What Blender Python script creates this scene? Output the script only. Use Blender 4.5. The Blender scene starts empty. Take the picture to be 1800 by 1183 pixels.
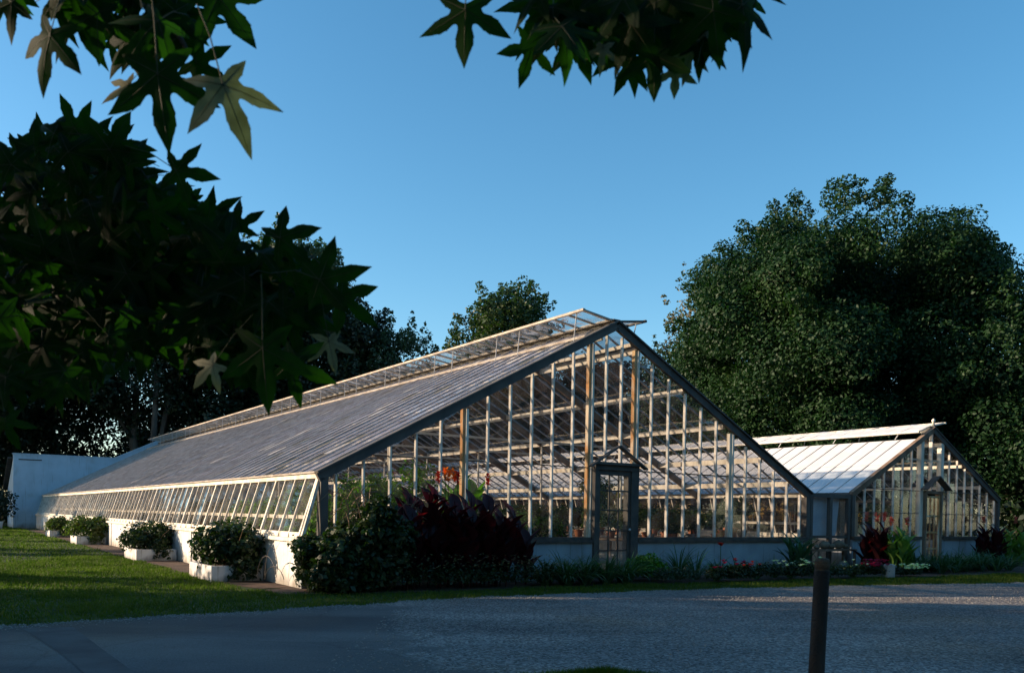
import bpy, math, random
import numpy as np
from mathutils import Vector, Matrix
random.seed(7)
R = math.radians
sc = bpy.context.scene
COL = sc.collection

# ---------------------------------------------------------------- camera
EYE = 1.25
F = 1511.0
cam_d = bpy.data.cameras.new('camera')
cam = bpy.data.objects.new('camera', cam_d)
COL.objects.link(cam)
PITCH, ROLL = R(-1.0), R(0.985)
cam.matrix_world = (Matrix.Translation((0, 0, EYE)) @ Matrix.Rotation(R(90) + PITCH, 4, 'X')
                    @ Matrix.Rotation(ROLL, 4, 'Z'))
cam_d.sensor_width = 36.0
cam_d.sensor_fit = 'HORIZONTAL'
cam_d.lens = 36.0 * F / 1800.0
cam_d.shift_y = (904 + F * math.tan(-PITCH) - 591.5) / 1800.0
cam_d.clip_start = 0.05
cam_d.clip_end = 2000
cam_d.dof.use_dof = True
cam_d.dof.focus_distance = 20.0
cam_d.dof.aperture_fstop = 9.0
sc.camera = cam

# greenhouse frame: t runs along the front gable, L runs back along the roof
TH = math.atan2(.56, .829)
P0 = (-3.10, 14.0)
CT, ST = math.cos(TH), math.sin(TH)
def W(t, L, z=0.0):
    return Vector((P0[0] + t * CT - L * ST, P0[1] + t * ST + L * CT, z))

# ---------------------------------------------------------------- sun and sky
SUN_EL = R(15.0)
SUN_AZ = R(-1.0)                 # heading the light travels, from +X
ldir = Vector((math.cos(SUN_EL) * math.cos(SUN_AZ), math.cos(SUN_EL) * math.sin(SUN_AZ), -math.sin(SUN_EL)))
sd = bpy.data.lights.new('sun', 'SUN')
sd.energy = 5.0
sd.angle = R(0.6)
sd.color = (1.0, 0.78, 0.56)
sun = bpy.data.objects.new('sun', sd)
COL.objects.link(sun)
sun.rotation_mode = 'QUATERNION'
sun.rotation_quaternion = ldir.to_track_quat('-Z', 'Y')
sun.location = (-20, -10, 20)
wd = bpy.data.worlds.new('World')
sc.world = wd
wd.use_nodes = True
nt = wd.node_tree
nt.nodes.clear()
sky = nt.nodes.new('ShaderNodeTexSky')
sky.sky_type = 'NISHITA'
sky.sun_disc = False
sky.sun_elevation = SUN_EL
tos = -ldir
sky.sun_rotation = math.atan2(tos.x, tos.y)
sky.air_density = 1.0
sky.dust_density = 0.6
sky.ozone_density = 2.4
hs = nt.nodes.new('ShaderNodeHueSaturation')
hs.inputs['Saturation'].default_value = 1.24
hs.inputs['Hue'].default_value = 0.490
bg = nt.nodes.new('ShaderNodeBackground')
bg.inputs['Strength'].default_value = 0.137
wo = nt.nodes.new('ShaderNodeOutputWorld')
nt.links.new(sky.outputs[0], hs.inputs['Color'])
nt.links.new(hs.outputs[0], bg.inputs['Color'])
nt.links.new(bg.outputs[0], wo.inputs['Surface'])
sc.view_settings.view_transform = 'Standard'
sc.view_settings.look = 'None'
sc.view_settings.exposure = 0.85
sc.view_settings.gamma = 1.0
try:
    sc.cycles.transparent_max_bounces = 24
    sc.cycles.max_bounces = 8
except Exception:
    pass

# ---------------------------------------------------------------- materials
def new_mat(name):
    m = bpy.data.materials.new(name)
    m.use_nodes = True
    m.node_tree.nodes.clear()
    return m, m.node_tree.nodes, m.node_tree.links

def noise(N, Lk, scale, detail=4, coord='Object', vec=None):
    tc = N.new('ShaderNodeTexCoord')
    n = N.new('ShaderNodeTexNoise')
    n.inputs['Scale'].default_value = scale
    n.inputs['Detail'].default_value = detail
    src = tc.outputs[coord]
    if vec:
        mp = N.new('ShaderNodeMapping')
        mp.inputs['Scale'].default_value = vec
        Lk.new(src, mp.inputs[0])
        src = mp.outputs[0]
    Lk.new(src, n.inputs['Vector'])
    return n

def ramp(N, Lk, src, stops):
    r = N.new('ShaderNodeValToRGB')
    els = r.color_ramp.elements
    while len(els) > 1:
        els.remove(els[-1])
    els[0].position = stops[0][0]
    els[0].color = (*stops[0][1], 1)
    for p, c in stops[1:]:
        e = els.new(p)
        e.color = (*c, 1)
    Lk.new(src, r.inputs[0])
    return r

def surf(name, c1, c2=None, rough=.7, scale=4, bump=0, bscale=None, c3=None, vec=None, spec=.3, lo=.35, hi=.65):
    m, N, Lk = new_mat(name)
    b = N.new('ShaderNodeBsdfPrincipled')
    o = N.new('ShaderNodeOutputMaterial')
    b.inputs['Roughness'].default_value = rough
    b.inputs['Specular IOR Level'].default_value = spec
    c2 = c2 or tuple(x * .8 for x in c1)
    n = noise(N, Lk, scale, 6, vec=vec)
    st = [(lo, c1), (hi, c2)]
    if c3:
        st = [(lo, c1), ((lo + hi) / 2, c2), (hi, c3)]
    r = ramp(N, Lk, n.outputs['Fac'], st)
    Lk.new(r.outputs[0], b.inputs['Base Color'])
    if bump:
        nb = noise(N, Lk, bscale or scale * 6, 6)
        bp = N.new('ShaderNodeBump')
        bp.inputs['Strength'].default_value = bump
        bp.inputs['Distance'].default_value = .02
        Lk.new(nb.outputs['Fac'], bp.inputs['Height'])
        Lk.new(bp.outputs[0], b.inputs['Normal'])
    Lk.new(b.outputs[0], o.inputs[0])
    return m

def leafmat(name, c1, c2, trans=.3, scale=.8, rough=.45, c3=None, spec=.35, fine=9.0, tcol=(1.0, 1.5, .35)):
    m, N, Lk = new_mat(name)
    b = N.new('ShaderNodeBsdfPrincipled')
    o = N.new('ShaderNodeOutputMaterial')
    b.inputs['Roughness'].default_value = rough
    b.inputs['Specular IOR Level'].default_value = spec
    n = noise(N, Lk, scale, 3)
    n2 = noise(N, Lk, fine, 2)
    mx = N.new('ShaderNodeMath'); mx.operation = 'ADD'
    ml = N.new('ShaderNodeMath'); ml.operation = 'MULTIPLY'; ml.inputs[1].default_value = .5
    Lk.new(n.outputs['Fac'], mx.inputs[0]); Lk.new(n2.outputs['Fac'], mx.inputs[1]); Lk.new(mx.outputs[0], ml.inputs[0])
    st = [(.4, c1), (.6, c2)]
    if c3:
        st.append((.7, c3))
    r = ramp(N, Lk, ml.outputs[0], st)
    tr = N.new('ShaderNodeBsdfTranslucent')
    g = N.new('ShaderNodeMixRGB'); g.blend_type = 'MULTIPLY'; g.inputs[0].default_value = 1
    g.inputs[2].default_value = (*tcol, 1)
    Lk.new(r.outputs[0], g.inputs[1])
    Lk.new(g.outputs[0], tr.inputs['Color'])
    Lk.new(r.outputs[0], b.inputs['Base Color'])
    ms = N.new('ShaderNodeMixShader'); ms.inputs[0].default_value = trans
    Lk.new(b.outputs[0], ms.inputs[1]); Lk.new(tr.outputs[0], ms.inputs[2])
    Lk.new(ms.outputs[0], o.inputs[0])
    return m

def glassmat(name, dirt_lo, dirt_hi, dirt_col, tint=(.86, .9, .9), scale=1.5, vec=None, ior=1.5, grough=.04, trl=.45, lo=.35, hi=.7, gadd=.07):
    m, N, Lk = new_mat(name)
    o = N.new('ShaderNodeOutputMaterial')
    tp = N.new('ShaderNodeBsdfTransparent'); tp.inputs[0].default_value = (*tint, 1)
    gl = N.new('ShaderNodeBsdfGlossy'); gl.inputs['Roughness'].default_value = grough
    gl.inputs[0].default_value = (1, 1, 1, 1)
    fr = N.new('ShaderNodeFresnel'); fr.inputs[0].default_value = ior
    geo = N.new('ShaderNodeNewGeometry')
    # same reflectance from both faces of the pane
    m1 = N.new('ShaderNodeMixShader')
    lw = N.new('ShaderNodeLayerWeight'); lw.inputs[0].default_value = .5
    pw = N.new('ShaderNodeMath'); pw.operation = 'POWER'; pw.inputs[1].default_value = 4.0
    ad = N.new('ShaderNodeMath'); ad.operation = 'MULTIPLY_ADD'; ad.inputs[1].default_value = .85; ad.inputs[2].default_value = gadd
    Lk.new(lw.outputs['Facing'], pw.inputs[0]); Lk.new(pw.outputs[0], ad.inputs[0])
    Lk.new(ad.outputs[0], m1.inputs[0]); Lk.new(tp.outputs[0], m1.inputs[1]); Lk.new(gl.outputs[0], m1.inputs[2])
    df = N.new('ShaderNodeBsdfDiffuse'); df.inputs[0].default_value = (*dirt_col, 1)
    tl = N.new('ShaderNodeBsdfTranslucent'); tl.inputs[0].default_value = (*dirt_col, 1)
    md = N.new('ShaderNodeMixShader'); md.inputs[0].default_value = trl
    Lk.new(df.outputs[0], md.inputs[1]); Lk.new(tl.outputs[0], md.inputs[2])
    n = noise(N, Lk, scale, 6, vec=vec)
    mr = N.new('ShaderNodeMapRange')
    mr.inputs['From Min'].default_value = lo; mr.inputs['From Max'].default_value = hi
    mr.inputs['To Min'].default_value = dirt_lo; mr.inputs['To Max'].default_value = dirt_hi
    Lk.new(n.outputs['Fac'], mr.inputs[0])
    m2 = N.new('ShaderNodeMixShader')
    Lk.new(mr.outputs[0], m2.inputs[0]); Lk.new(m1.outputs[0], m2.inputs[1]); Lk.new(md.outputs[0], m2.inputs[2])
    Lk.new(m2.outputs[0], o.inputs[0])
    return m

M = {}
M['white_wood'] = surf('white_wood', (.80, .74, .62), (.5, .42, .32), .7, 5, .2, 30, vec=(1, 1, .35), lo=.4, hi=.75)
M['bar_white'] = surf('bar_white', (.80, .74, .64), (.46, .40, .33), .7, 6, .1, 30, lo=.42, hi=.7)
M['rust_wood'] = surf('rust_wood', (.66, .47, .26), (.5, .24, .08), .8, 3, .3, 30, c3=(.74, .62, .45), vec=(1, 1, .4))
M['grey_wood'] = surf('grey_wood', (.075, .07, .065), (.12, .105, .09), .7, 4, .25, 40, vec=(1, 1, .5))
M['dark_wood'] = surf('dark_wood', (.055, .052, .05), (.10, .085, .07), .7, 5, .3, 40)
M['brown_wood'] = surf('brown_wood', (.17, .10, .06), (.27, .19, .13), .75, 4, .2, 30)
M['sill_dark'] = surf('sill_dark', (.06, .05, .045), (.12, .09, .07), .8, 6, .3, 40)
M['old_bar'] = surf('old_bar', (.36, .30, .26), (.50, .45, .42), .75, 5, .2, 30)
M['vent_wood'] = surf('vent_wood', (.50, .43, .35), (.30, .25, .20), .8, 5, .2, 30)
M['tan_wood'] = surf('tan_wood', (.42, .38, .33), (.27, .22, .18), .8, 4, .2, 30)
def stain(m, col=(.16, .12, .08), z0=.02, z1=.30):
    N, Lk = m.node_tree.nodes, m.node_tree.links
    b = [n for n in N if n.type == 'BSDF_PRINCIPLED'][0]
    src = b.inputs['Base Color'].links[0].from_socket
    tc = N.new('ShaderNodeTexCoord'); sp = N.new('ShaderNodeSeparateXYZ'); Lk.new(tc.outputs['Object'], sp.inputs[0])
    n = noise(N, Lk, 3.5, 6, vec=(1, 1, .5)); ma = N.new('ShaderNodeMath'); ma.operation = 'MULTIPLY_ADD'; ma.inputs[1].default_value = -.55
    Lk.new(n.outputs['Fac'], ma.inputs[0]); Lk.new(sp.outputs['Z'], ma.inputs[2])
    mr = N.new('ShaderNodeMapRange'); mr.inputs['From Min'].default_value = z0 - .3; mr.inputs['From Max'].default_value = z1 - .3
    mr.inputs['To Min'].default_value = .75; mr.inputs['To Max'].default_value = 0
    Lk.new(ma.outputs[0], mr.inputs[0])
    mx = N.new('ShaderNodeMixRGB'); mx.inputs[2].default_value = (*col, 1); Lk.new(mr.outputs[0], mx.inputs[0]); Lk.new(src, mx.inputs[1])
    # thin vertical drips
    n2 = noise(N, Lk, 14, 3, vec=(1, 1, .06)); r2 = ramp(N, Lk, n2.outputs['Fac'], [(.60, (1, 1, 1)), (.72, (.62, .58, .52))])
    mu = N.new('ShaderNodeMixRGB'); mu.blend_type = 'MULTIPLY'; mu.inputs[0].default_value = .8
    Lk.new(mx.outputs[0], mu.inputs[1]); Lk.new(r2.outputs[0], mu.inputs[2]); Lk.new(mu.outputs[0], b.inputs['Base Color'])
M['plaster_shaded'] = surf('plaster_shaded', (.33, .39, .43), (.27, .32, .35), .9, 1.6, .3, 25, c3=(.22, .22, .21), lo=.38, hi=.8)  # white wall plaster darkened and blued, with its shade put into the colour
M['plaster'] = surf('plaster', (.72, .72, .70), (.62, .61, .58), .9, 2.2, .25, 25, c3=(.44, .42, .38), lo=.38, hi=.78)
M['render_wall'] = surf('render_wall', (.46, .55, .62), (.41, .49, .55), .9, 1.4, .3, 18, c3=(.34, .35, .35), lo=.4, hi=.8)  # white render tinted blue to paint in the shade on this building
M['roof_glass'] = glassmat('roof_glass', .14, .42, (.54, .56, .74), tint=(.90, .91, .93), scale=1.1, vec=(.35, 1.6, .35), gadd=.25, grough=.12)  # dirt film tinted blue, imitating part of the sky reflection
M['dirty_pane'] = glassmat('dirty_pane', .45, .85, (.70, .68, .70), scale=3)
M['mossy_pane'] = glassmat('mossy_pane', .3, .8, (.22, .22, .20), scale=3)
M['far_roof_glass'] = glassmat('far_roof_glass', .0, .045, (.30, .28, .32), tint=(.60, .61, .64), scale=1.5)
M['vent_glass'] = glassmat('vent_glass', .02, .75, (.7, .68, .66), scale=5, lo=.45, hi=.65)
M['side_glass'] = glassmat('side_glass', .03, .22, (.5, .46, .42), tint=(.93, .93, .93), scale=3.0)
M['gable_glass'] = glassmat('gable_glass', .015, .15, (.40, .35, .36), tint=(.86, .85, .84), scale=2.2, vec=(2, 2, .5), gadd=.045)
M['white_glass'] = glassmat('white_glass', .86, .97, (.92, .91, .90), scale=3, trl=.25)
M['door_glass'] = glassmat('door_glass', .06, .25, (.5, .45, .36), scale=6)
M['frost_glass'] = glassmat('frost_glass', .5, .8, (.42, .40, .34), scale=4)
for k_ in ('plaster', 'plaster_shaded', 'render_wall'):
    stain(M[k_])
M['metal'] = surf('metal', (.5, .5, .5), (.4, .4, .4), .35, 20)
M['iron'] = surf('iron', (.16, .13, .11), (.22, .18, .15), .6, 20)
M['terracotta'] = surf('terracotta', (.42, .17, .09), (.34, .14, .08), .85, 8, .1)
M['grey_pot'] = surf('grey_pot', (.24, .22, .2), (.17, .16, .15), .85, 8, .1)
M['cream_paint'] = surf('cream_paint', (.52, .46, .34), (.44, .38, .28), .8, 3)
M['stone'] = surf('stone', (.42, .40, .37), (.32, .31, .29), .9, 6, .3)
M['tan_stone'] = surf('tan_stone', (.24, .18, .12), (.14, .11, .08), .9, 9, .5)
M['bark'] = surf('bark', (.05, .042, .035), (.10, .085, .07), .9, 3, .8, 12, vec=(1, 1, .25))
M['soil'] = surf('soil', (.045, .03, .02), (.11, .065, .045), .95, 3, .8, 25)
M['planter_paint'] = surf('planter_paint', (.60, .59, .58), (.48, .46, .44), .8, 5, .15, 30, lo=.45, hi=.8)
stain(M['planter_paint'], z1=.16)
M['roofing'] = surf('roofing', (.04, .04, .04), (.07, .065, .06), .85, 6, .4)
M['pavers'] = surf('pavers', (.3, .25, .2), (.2, .17, .14), .9, 3, .2)
# foliage
M['maple'] = leafmat('maple', (.010, .034, .012), (.022, .056, .016), .2, .35, .55, c3=(.050, .085, .022), fine=3.5, spec=.2)
M['dark_leaf'] = leafmat('dark_leaf', (0.0084, 0.0180, 0.0072), (0.0180, 0.0330, 0.0120), .2, .3)
M['mid_leaf'] = leafmat('mid_leaf', (0.0224, 0.0480, 0.0144), (0.0480, 0.0800, 0.0240), .25, .4, c3=(0.0800, 0.1120, 0.0400), fine=3)
M['pale_leaf'] = leafmat('pale_leaf', (.10, .095, .06), (.16, .14, .09), .25, .5)
M['blue_leaf'] = leafmat('blue_leaf', (0.0298, 0.0553, 0.0298), (0.0510, 0.0850, 0.0425), .25, .5)
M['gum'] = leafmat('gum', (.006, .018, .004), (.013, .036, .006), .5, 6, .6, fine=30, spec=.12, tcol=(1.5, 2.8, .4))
M['gum_pale'] = leafmat('gum_pale', (.17, .15, .09), (.27, .24, .16), .3, 9, .6, fine=40, spec=.15)  # pale leaf undersides; the colour also carries the brightness of sunlit leaves
M['shrub'] = leafmat('shrub', (0.0132, 0.0300, 0.0096), (0.0300, 0.0510, 0.0132), .25, 3, c3=(0.0600, 0.0780, 0.0180), fine=14)
M['shrub_yellow'] = leafmat('shrub_yellow', (0.0400, 0.0720, 0.0120), (0.0960, 0.1200, 0.0240), .3, 3, c3=(0.1760, 0.1360, 0.0320), fine=14)
M['lime'] = leafmat('lime', (.05, .14, .012), (.12, .26, .02), .3, 6, fine=20)
M['strap'] = leafmat('strap', (0.0338, 0.0900, 0.0450), (0.0600, 0.1275, 0.0638), .25, 4, fine=9)
M['strap_pale'] = leafmat('strap_pale', (.25, .38, .12), (.33, .42, .16), .25, 4)
M['canna_red'] = leafmat('canna_red', (0.0240, 0.0048, 0.0072), (0.0440, 0.0080, 0.0096), .35, 3, c3=(0.15, 0.016, 0.020), fine=9, tcol=(3.0, .8, .9))
M['canna_green'] = leafmat('canna_green', (.10, .20, .04), (.17, .28, .06), .3, 3)
M['banana'] = leafmat('banana', (.08, .19, .03), (.14, .28, .05), .45, 2)
M['house_plant'] = leafmat('house_plant', (0.0400, 0.0680, 0.0240), (0.0880, 0.1120, 0.0400), .35, 2, fine=8)
M['house_green'] = leafmat('house_green', (.07, .16, .02), (.16, .27, .04), .45, 2, fine=8)
M['grass'] = leafmat('grass', (.050, .080, .011), (.095, .130, .018), .3, .5, .6, c3=(.15, .17, .035), fine=2.5, spec=.12)
M['tendril'] = surf('tendril', (.16, .10, .06), (.22, .14, .08), .7, 10)
M['orange_petal'] = leafmat('orange_petal', (.85, .12, .02), (.9, .25, .04), .4, 10)
M['pink_petal'] = leafmat('pink_petal', (.62, .10, .12), (.75, .2, .2), .4, 10)
M['red_petal'] = leafmat('red_petal', (.7, .02, .02), (.8, .06, .05), .4, 10)
M['magenta_petal'] = leafmat('magenta_petal', (.40, .01, .08), (.55, .03, .14), .4, 10)
M['white_petal'] = leafmat('white_petal', (.75, .78, .70), (.85, .85, .80), .3, 10)
M['tan_petal'] = leafmat('tan_petal', (.22, .15, .11), (.35, .27, .2), .3, 10)
M['yellow_tag'] = surf('yellow_tag', (.75, .55, .06), (.7, .5, .05), .6, 10)
for k in ('gum', 'gum_pale'):
    pass

# ---------------------------------------------------------------- mesh helpers
class MB:
    def __init__(s):
        s.v = []; s.f = []; s.mi = []
    def quad(s, a, b, c, d, mi=0):
        n = len(s.v); s.v += [tuple(a), tuple(b), tuple(c), tuple(d)]; s.f.append((n, n + 1, n + 2, n + 3)); s.mi.append(mi)
    def box(s, x0, y0, z0, x1, y1, z1, mi=0):
        n = len(s.v)
        s.v += [(x0, y0, z0), (x1, y0, z0), (x1, y1, z0), (x0, y1, z0), (x0, y0, z1), (x1, y0, z1), (x1, y1, z1), (x0, y1, z1)]
        for f in ((0, 3, 2, 1), (4, 5, 6, 7), (0, 1, 5, 4), (1, 2, 6, 5), (2, 3, 7, 6), (3, 0, 4, 7)):
            s.f.append(tuple(n + i for i in f)); s.mi.append(mi)
    def bar(s, a, b, w, h, up=(0, 0, 1), mi=0):
        """box along a-b, w wide across, h high along up"""
        a = Vector(a); b = Vector(b); d = (b - a).normalized(); u = Vector(up)
        side = d.cross(u)
        if side.length < 1e-4:
            side = d.cross(Vector((1, 0, 0)))
        side.normalize(); u = side.cross(d).normalized()
        n = len(s.v)
        for p in (a, b):
            for i, j in ((-1, -1), (1, -1), (1, 1), (-1, 1)):
                s.v.append(tuple(p + side * (i * w / 2) + u * (j * h / 2)))
        for f in ((0, 3, 2, 1), (4, 5, 6, 7), (0, 1, 5, 4), (1, 2, 6, 5), (2, 3, 7, 6), (3, 0, 4, 7)):
            s.f.append(tuple(n + i for i in f)); s.mi.append(mi)
    def tube(s, pts, rads, k=6, mi=0, cap=True):
        pts = [Vector(p) for p in pts]
        if not hasattr(rads, '__len__'):
            rads = [rads] * len(pts)
        n = len(s.v)
        for i, p in enumerate(pts):
            d = (pts[min(i + 1, len(pts) - 1)] - pts[max(i - 1, 0)]).normalized()
            a = d.cross(Vector((0, 0, 1)))
            if a.length < .05:
                a = d.cross(Vector((1, 0, 0)))
            a.normalize(); b = d.cross(a)
            for j in range(k):
                an = 2 * math.pi * j / k
                s.v.append(tuple(p + (a * math.cos(an) + b * math.sin(an)) * rads[i]))
        for i in range(len(pts) - 1):
            for j in range(k):
                j2 = (j + 1) % k
                s.f.append((n + i * k + j, n + i * k + j2, n + (i + 1) * k + j2, n + (i + 1) * k + j)); s.mi.append(mi)
        if cap:
            s.f.append(tuple(n + (len(pts) - 1) * k + j for j in range(k))); s.mi.append(mi)
            s.f.append(tuple(n + k - 1 - j for j in range(k))); s.mi.append(mi)
    def lathe(s, prof, k=16, c=(0, 0, 0), mi=0):
        n = len(s.v)
        for r, z in prof:
            for j in range(k):
                an = 2 * math.pi * j / k
                s.v.append((c[0] + r * math.cos(an), c[1] + r * math.sin(an), c[2] + z))
        for i in range(len(prof) - 1):
            for j in range(k):
                j2 = (j + 1) % k
                s.f.append((n + i * k + j, n + i * k + j2, n + (i + 1) * k + j2, n + (i + 1) * k + j)); s.mi.append(mi)
    def poly(s, pts, mi=0):
        n = len(s.v); s.v += [tuple(p) for p in pts]; s.f.append(tuple(range(n, n + len(pts)))); s.mi.append(mi)
    def blade(s, base, az, length, width, lean, droop, segs=4, mi=0, shape='strap', fold=.15):
        """a leaf blade arching from base"""
        base = Vector(base); h = Vector((math.cos(az), math.sin(az), 0)); sd_ = Vector((-math.sin(az), math.cos(az), 0))
        p = base.copy(); ang = lean; n = len(s.v)
        st = length / segs
        for i in range(segs + 1):
            u = i / segs
            if shape == 'strap':
                w = width * min(1, 1.25 * (1 - u) ** .6) * (.6 + .4 * min(1, u * 4))
            else:
                w = width * (math.sin(math.pi * min(1, (u * .93 + .07)) ** .8)) 
            w = max(w, .002)
            up = h * -math.sin(math.pi / 2 - ang) + Vector((0, 0, 1)) * math.cos(math.pi / 2 - ang)
            s.v.append(tuple(p - sd_ * w / 2 + up * (w * fold)))
            s.v.append(tuple(p))
            s.v.append(tuple(p + sd_ * w / 2 + up * (w * fold)))
            p = p + (h * math.sin(ang) + Vector((0, 0, 1)) * math.cos(ang)) * st
            ang += droop / segs
        for i in range(segs):
            a = n + i * 3
            s.f.append((a, a + 1, a + 4, a + 3)); s.mi.append(mi)
            s.f.append((a + 1, a + 2, a + 5, a + 4)); s.mi.append(mi)
    def build(s, name, mats, parent=None, loc=None, smooth=False):
        me = bpy.data.meshes.new(name)
        me.from_pydata(s.v, [], s.f)
        if not isinstance(mats, (list, tuple)):
            mats = [mats]
        for m in mats:
            me.materials.append(m)
        if len(mats) > 1:
            me.polygons.foreach_set('material_index', s.mi)
        if smooth:
            me.polygons.foreach_set('use_smooth', [True] * len(me.polygons))
        me.update()
        o = bpy.data.objects.new(name, me)
        COL.objects.link(o)
        if parent:
            o.parent = parent
        if loc is not None:
            o.location = loc
        return o

def quads_obj(name, verts, mat, parent=None, loc=None, mats=None, mi=None, nv=4):
    """verts: (N*nv,3) array, nv verts a face"""
    n = len(verts) // nv
    me = bpy.data.meshes.new(name)
    me.vertices.add(n * nv)
    me.vertices.foreach_set('co', np.asarray(verts, dtype=np.float32).ravel())
    me.loops.add(n * nv)
    me.loops.foreach_set('vertex_index', np.arange(n * nv, dtype=np.int32))
    me.polygons.add(n)
    me.polygons.foreach_set('loop_start', np.arange(0, n * nv, nv, dtype=np.int32))
    me.polygons.foreach_set('loop_total', np.full(n, nv, dtype=np.int32))
    for m in (mats or [mat]):
        me.materials.append(m)
    if mi is not None:
        me.polygons.foreach_set('material_index', np.asarray(mi, dtype=np.int32))
    me.update()
    me.validate()
    o = bpy.data.objects.new(name, me)
    COL.objects.link(o)
    if parent:
        o.parent = parent
    if loc is not None:
        o.location = loc
    return o

def leaf_quads(pos, nrm, size, rng, aspect=.6, fold=.2):
    """diamond leaves: pos (N,3), nrm (N,3), size (N,)"""
    N = len(pos)
    nrm = nrm / (np.linalg.norm(nrm, axis=1, keepdims=True) + 1e-9)
    r = rng.normal(size=(N, 3))
    a = np.cross(nrm, r); a /= (np.linalg.norm(a, axis=1, keepdims=True) + 1e-9)
    b = np.cross(nrm, a)
    s = size[:, None]
    v = np.empty((N, 4, 3))
    v[:, 0] = pos - a * s * .5
    v[:, 1] = pos + b * s * aspect * .5 + nrm * s * fold * .5
    v[:, 2] = pos + a * s * .5 - nrm * s * fold * .3
    v[:, 3] = pos - b * s * aspect * .5 + nrm * s * fold * .5
    return v.reshape(-1, 3)

def tagd(o, label, cat=None, group=None, kind=None):
    o['label'] = label
    if cat: o['category'] = cat
    if group: o['group'] = group
    if kind: o['kind'] = kind
    return o
def struct(o):
    o['kind'] = 'structure'
    return o
def thing(name, label, cat, loc=(0, 0, 0), rot=0, group=None):
    o = bpy.data.objects.new(name, None)
    COL.objects.link(o)
    o.location = loc; o.rotation_euler = (0, 0, rot)
    o.empty_display_size = .2
    return tagd(o, label, cat, group)
def copy_tree(o, parent=None):
    c = o.copy(); COL.objects.link(c)
    if parent: c.parent = parent
    for ch in [x for x in bpy.data.objects if x.parent == o]:
        copy_tree(ch, c)
    return c
ORD = ['first', 'second', 'third', 'fourth', 'fifth', 'sixth', 'seventh', 'eighth', 'ninth', 'tenth', 'eleventh', 'twelfth', 'thirteenth', 'fourteenth', 'fifteenth', 'sixteenth', 'seventeenth', 'eighteenth', 'nineteenth', 'twentieth', 'twenty first', 'twenty second', 'twenty third', 'twenty fourth', 'twenty fifth', 'twenty sixth', 'twenty seventh', 'twenty eighth', 'twenty ninth', 'thirtieth', 'thirty first', 'thirty second', 'thirty third', 'thirty fourth', 'thirty fifth', 'thirty sixth']

Rc = (Matrix.Rotation(R(90) + PITCH, 3, 'X') @ Matrix.Rotation(ROLL, 3, 'Z'))
PYp = 904 + F * math.tan(-PITCH)
def at(x, y, d):
    """world point seen at photo pixel x, y with depth d metres in front of the camera"""
    v = Rc @ Vector(((x - 900) / F, -(y - PYp) / F, -1))
    return Vector((0, 0, EYE)) + v * (d / v.y)
def on_ground(x, y, z=0.0):
    v = Rc @ Vector(((x - 900) / F, -(y - PYp) / F, -1))
    return Vector((0, 0, EYE)) + v * ((z - EYE) / v.z)

# ---------------------------------------------------------------- ground
g = MB()
g.quad((-700, -300, 0), (700, -300, 0), (700, 1200, 0), (-700, 1200, 0))
grass_ground = surf('grass_ground', (.018, .034, .008), (.035, .06, .012), .95, 1.1, .8, 60, c3=(.06, .08, .022))
struct(g.build('ground', grass_ground))

edge = [(-60, -22), (-30, -6.5), (-16, 1.9), (-9.5, 6.1), (-5.33, 8.95), (-2.57, 11.1), (-.83, 12.6), (1.1, 13.75), (3.5, 15.05), (6.8, 16.5), (10.7, 18.0), (13.6, 19.4), (16.4, 22), (19, 27), (22, 38), (24, 60)]
def smooth_line(pts, n=10):
    out = []
    P = [np.array(p, float) for p in pts]
    P = [P[0]] + P + [P[-1]]
    for i in range(1, len(P) - 2):
        for k in range(n):
            t = k / n
            a, b, c, d = P[i - 1], P[i], P[i + 1], P[i + 2]
            out.append(.5 * ((2 * b) + (-a + c) * t + (2 * a - 5 * b + 4 * c - d) * t * t + (-a + 3 * b - 3 * c + d) * t ** 3))
    out.append(P[-2])
    return out
rs = random.Random(3)
EL = smooth_line(edge, 16)
def jit(p, k):
    a = .05 * math.sin(k * 1.7) + .05 * math.sin(k * .63 + 1) + rs.uniform(-.03, .03)
    return (p[0] - a * .5, p[1] + a)
EJ = [jit(p, i) for i, p in enumerate(EL)]
ex = np.array([p[0] for p in EJ]); ey = np.array([p[1] for p in EJ])
def road_y(x):
    return np.interp(x, ex, ey)
# road: asphalt on the left, loose gravel on the right, one sheet
m, N, Lk = new_mat('road')
b = N.new('ShaderNodeBsdfPrincipled'); o_ = N.new('ShaderNodeOutputMaterial')
b.inputs['Roughness'].default_value = .9; b.inputs['Specular IOR Level'].default_value = .2
tc = N.new('ShaderNodeTexCoord'); sx = N.new('ShaderNodeSeparateXYZ'); Lk.new(tc.outputs['Object'], sx.inputs[0])
nz = noise(N, Lk, 1.3, 5)
ad = N.new('ShaderNodeMath'); ad.operation = 'MULTIPLY_ADD'; ad.inputs[1].default_value = 2.6
Lk.new(nz.outputs['Fac'], ad.inputs[0])
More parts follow.
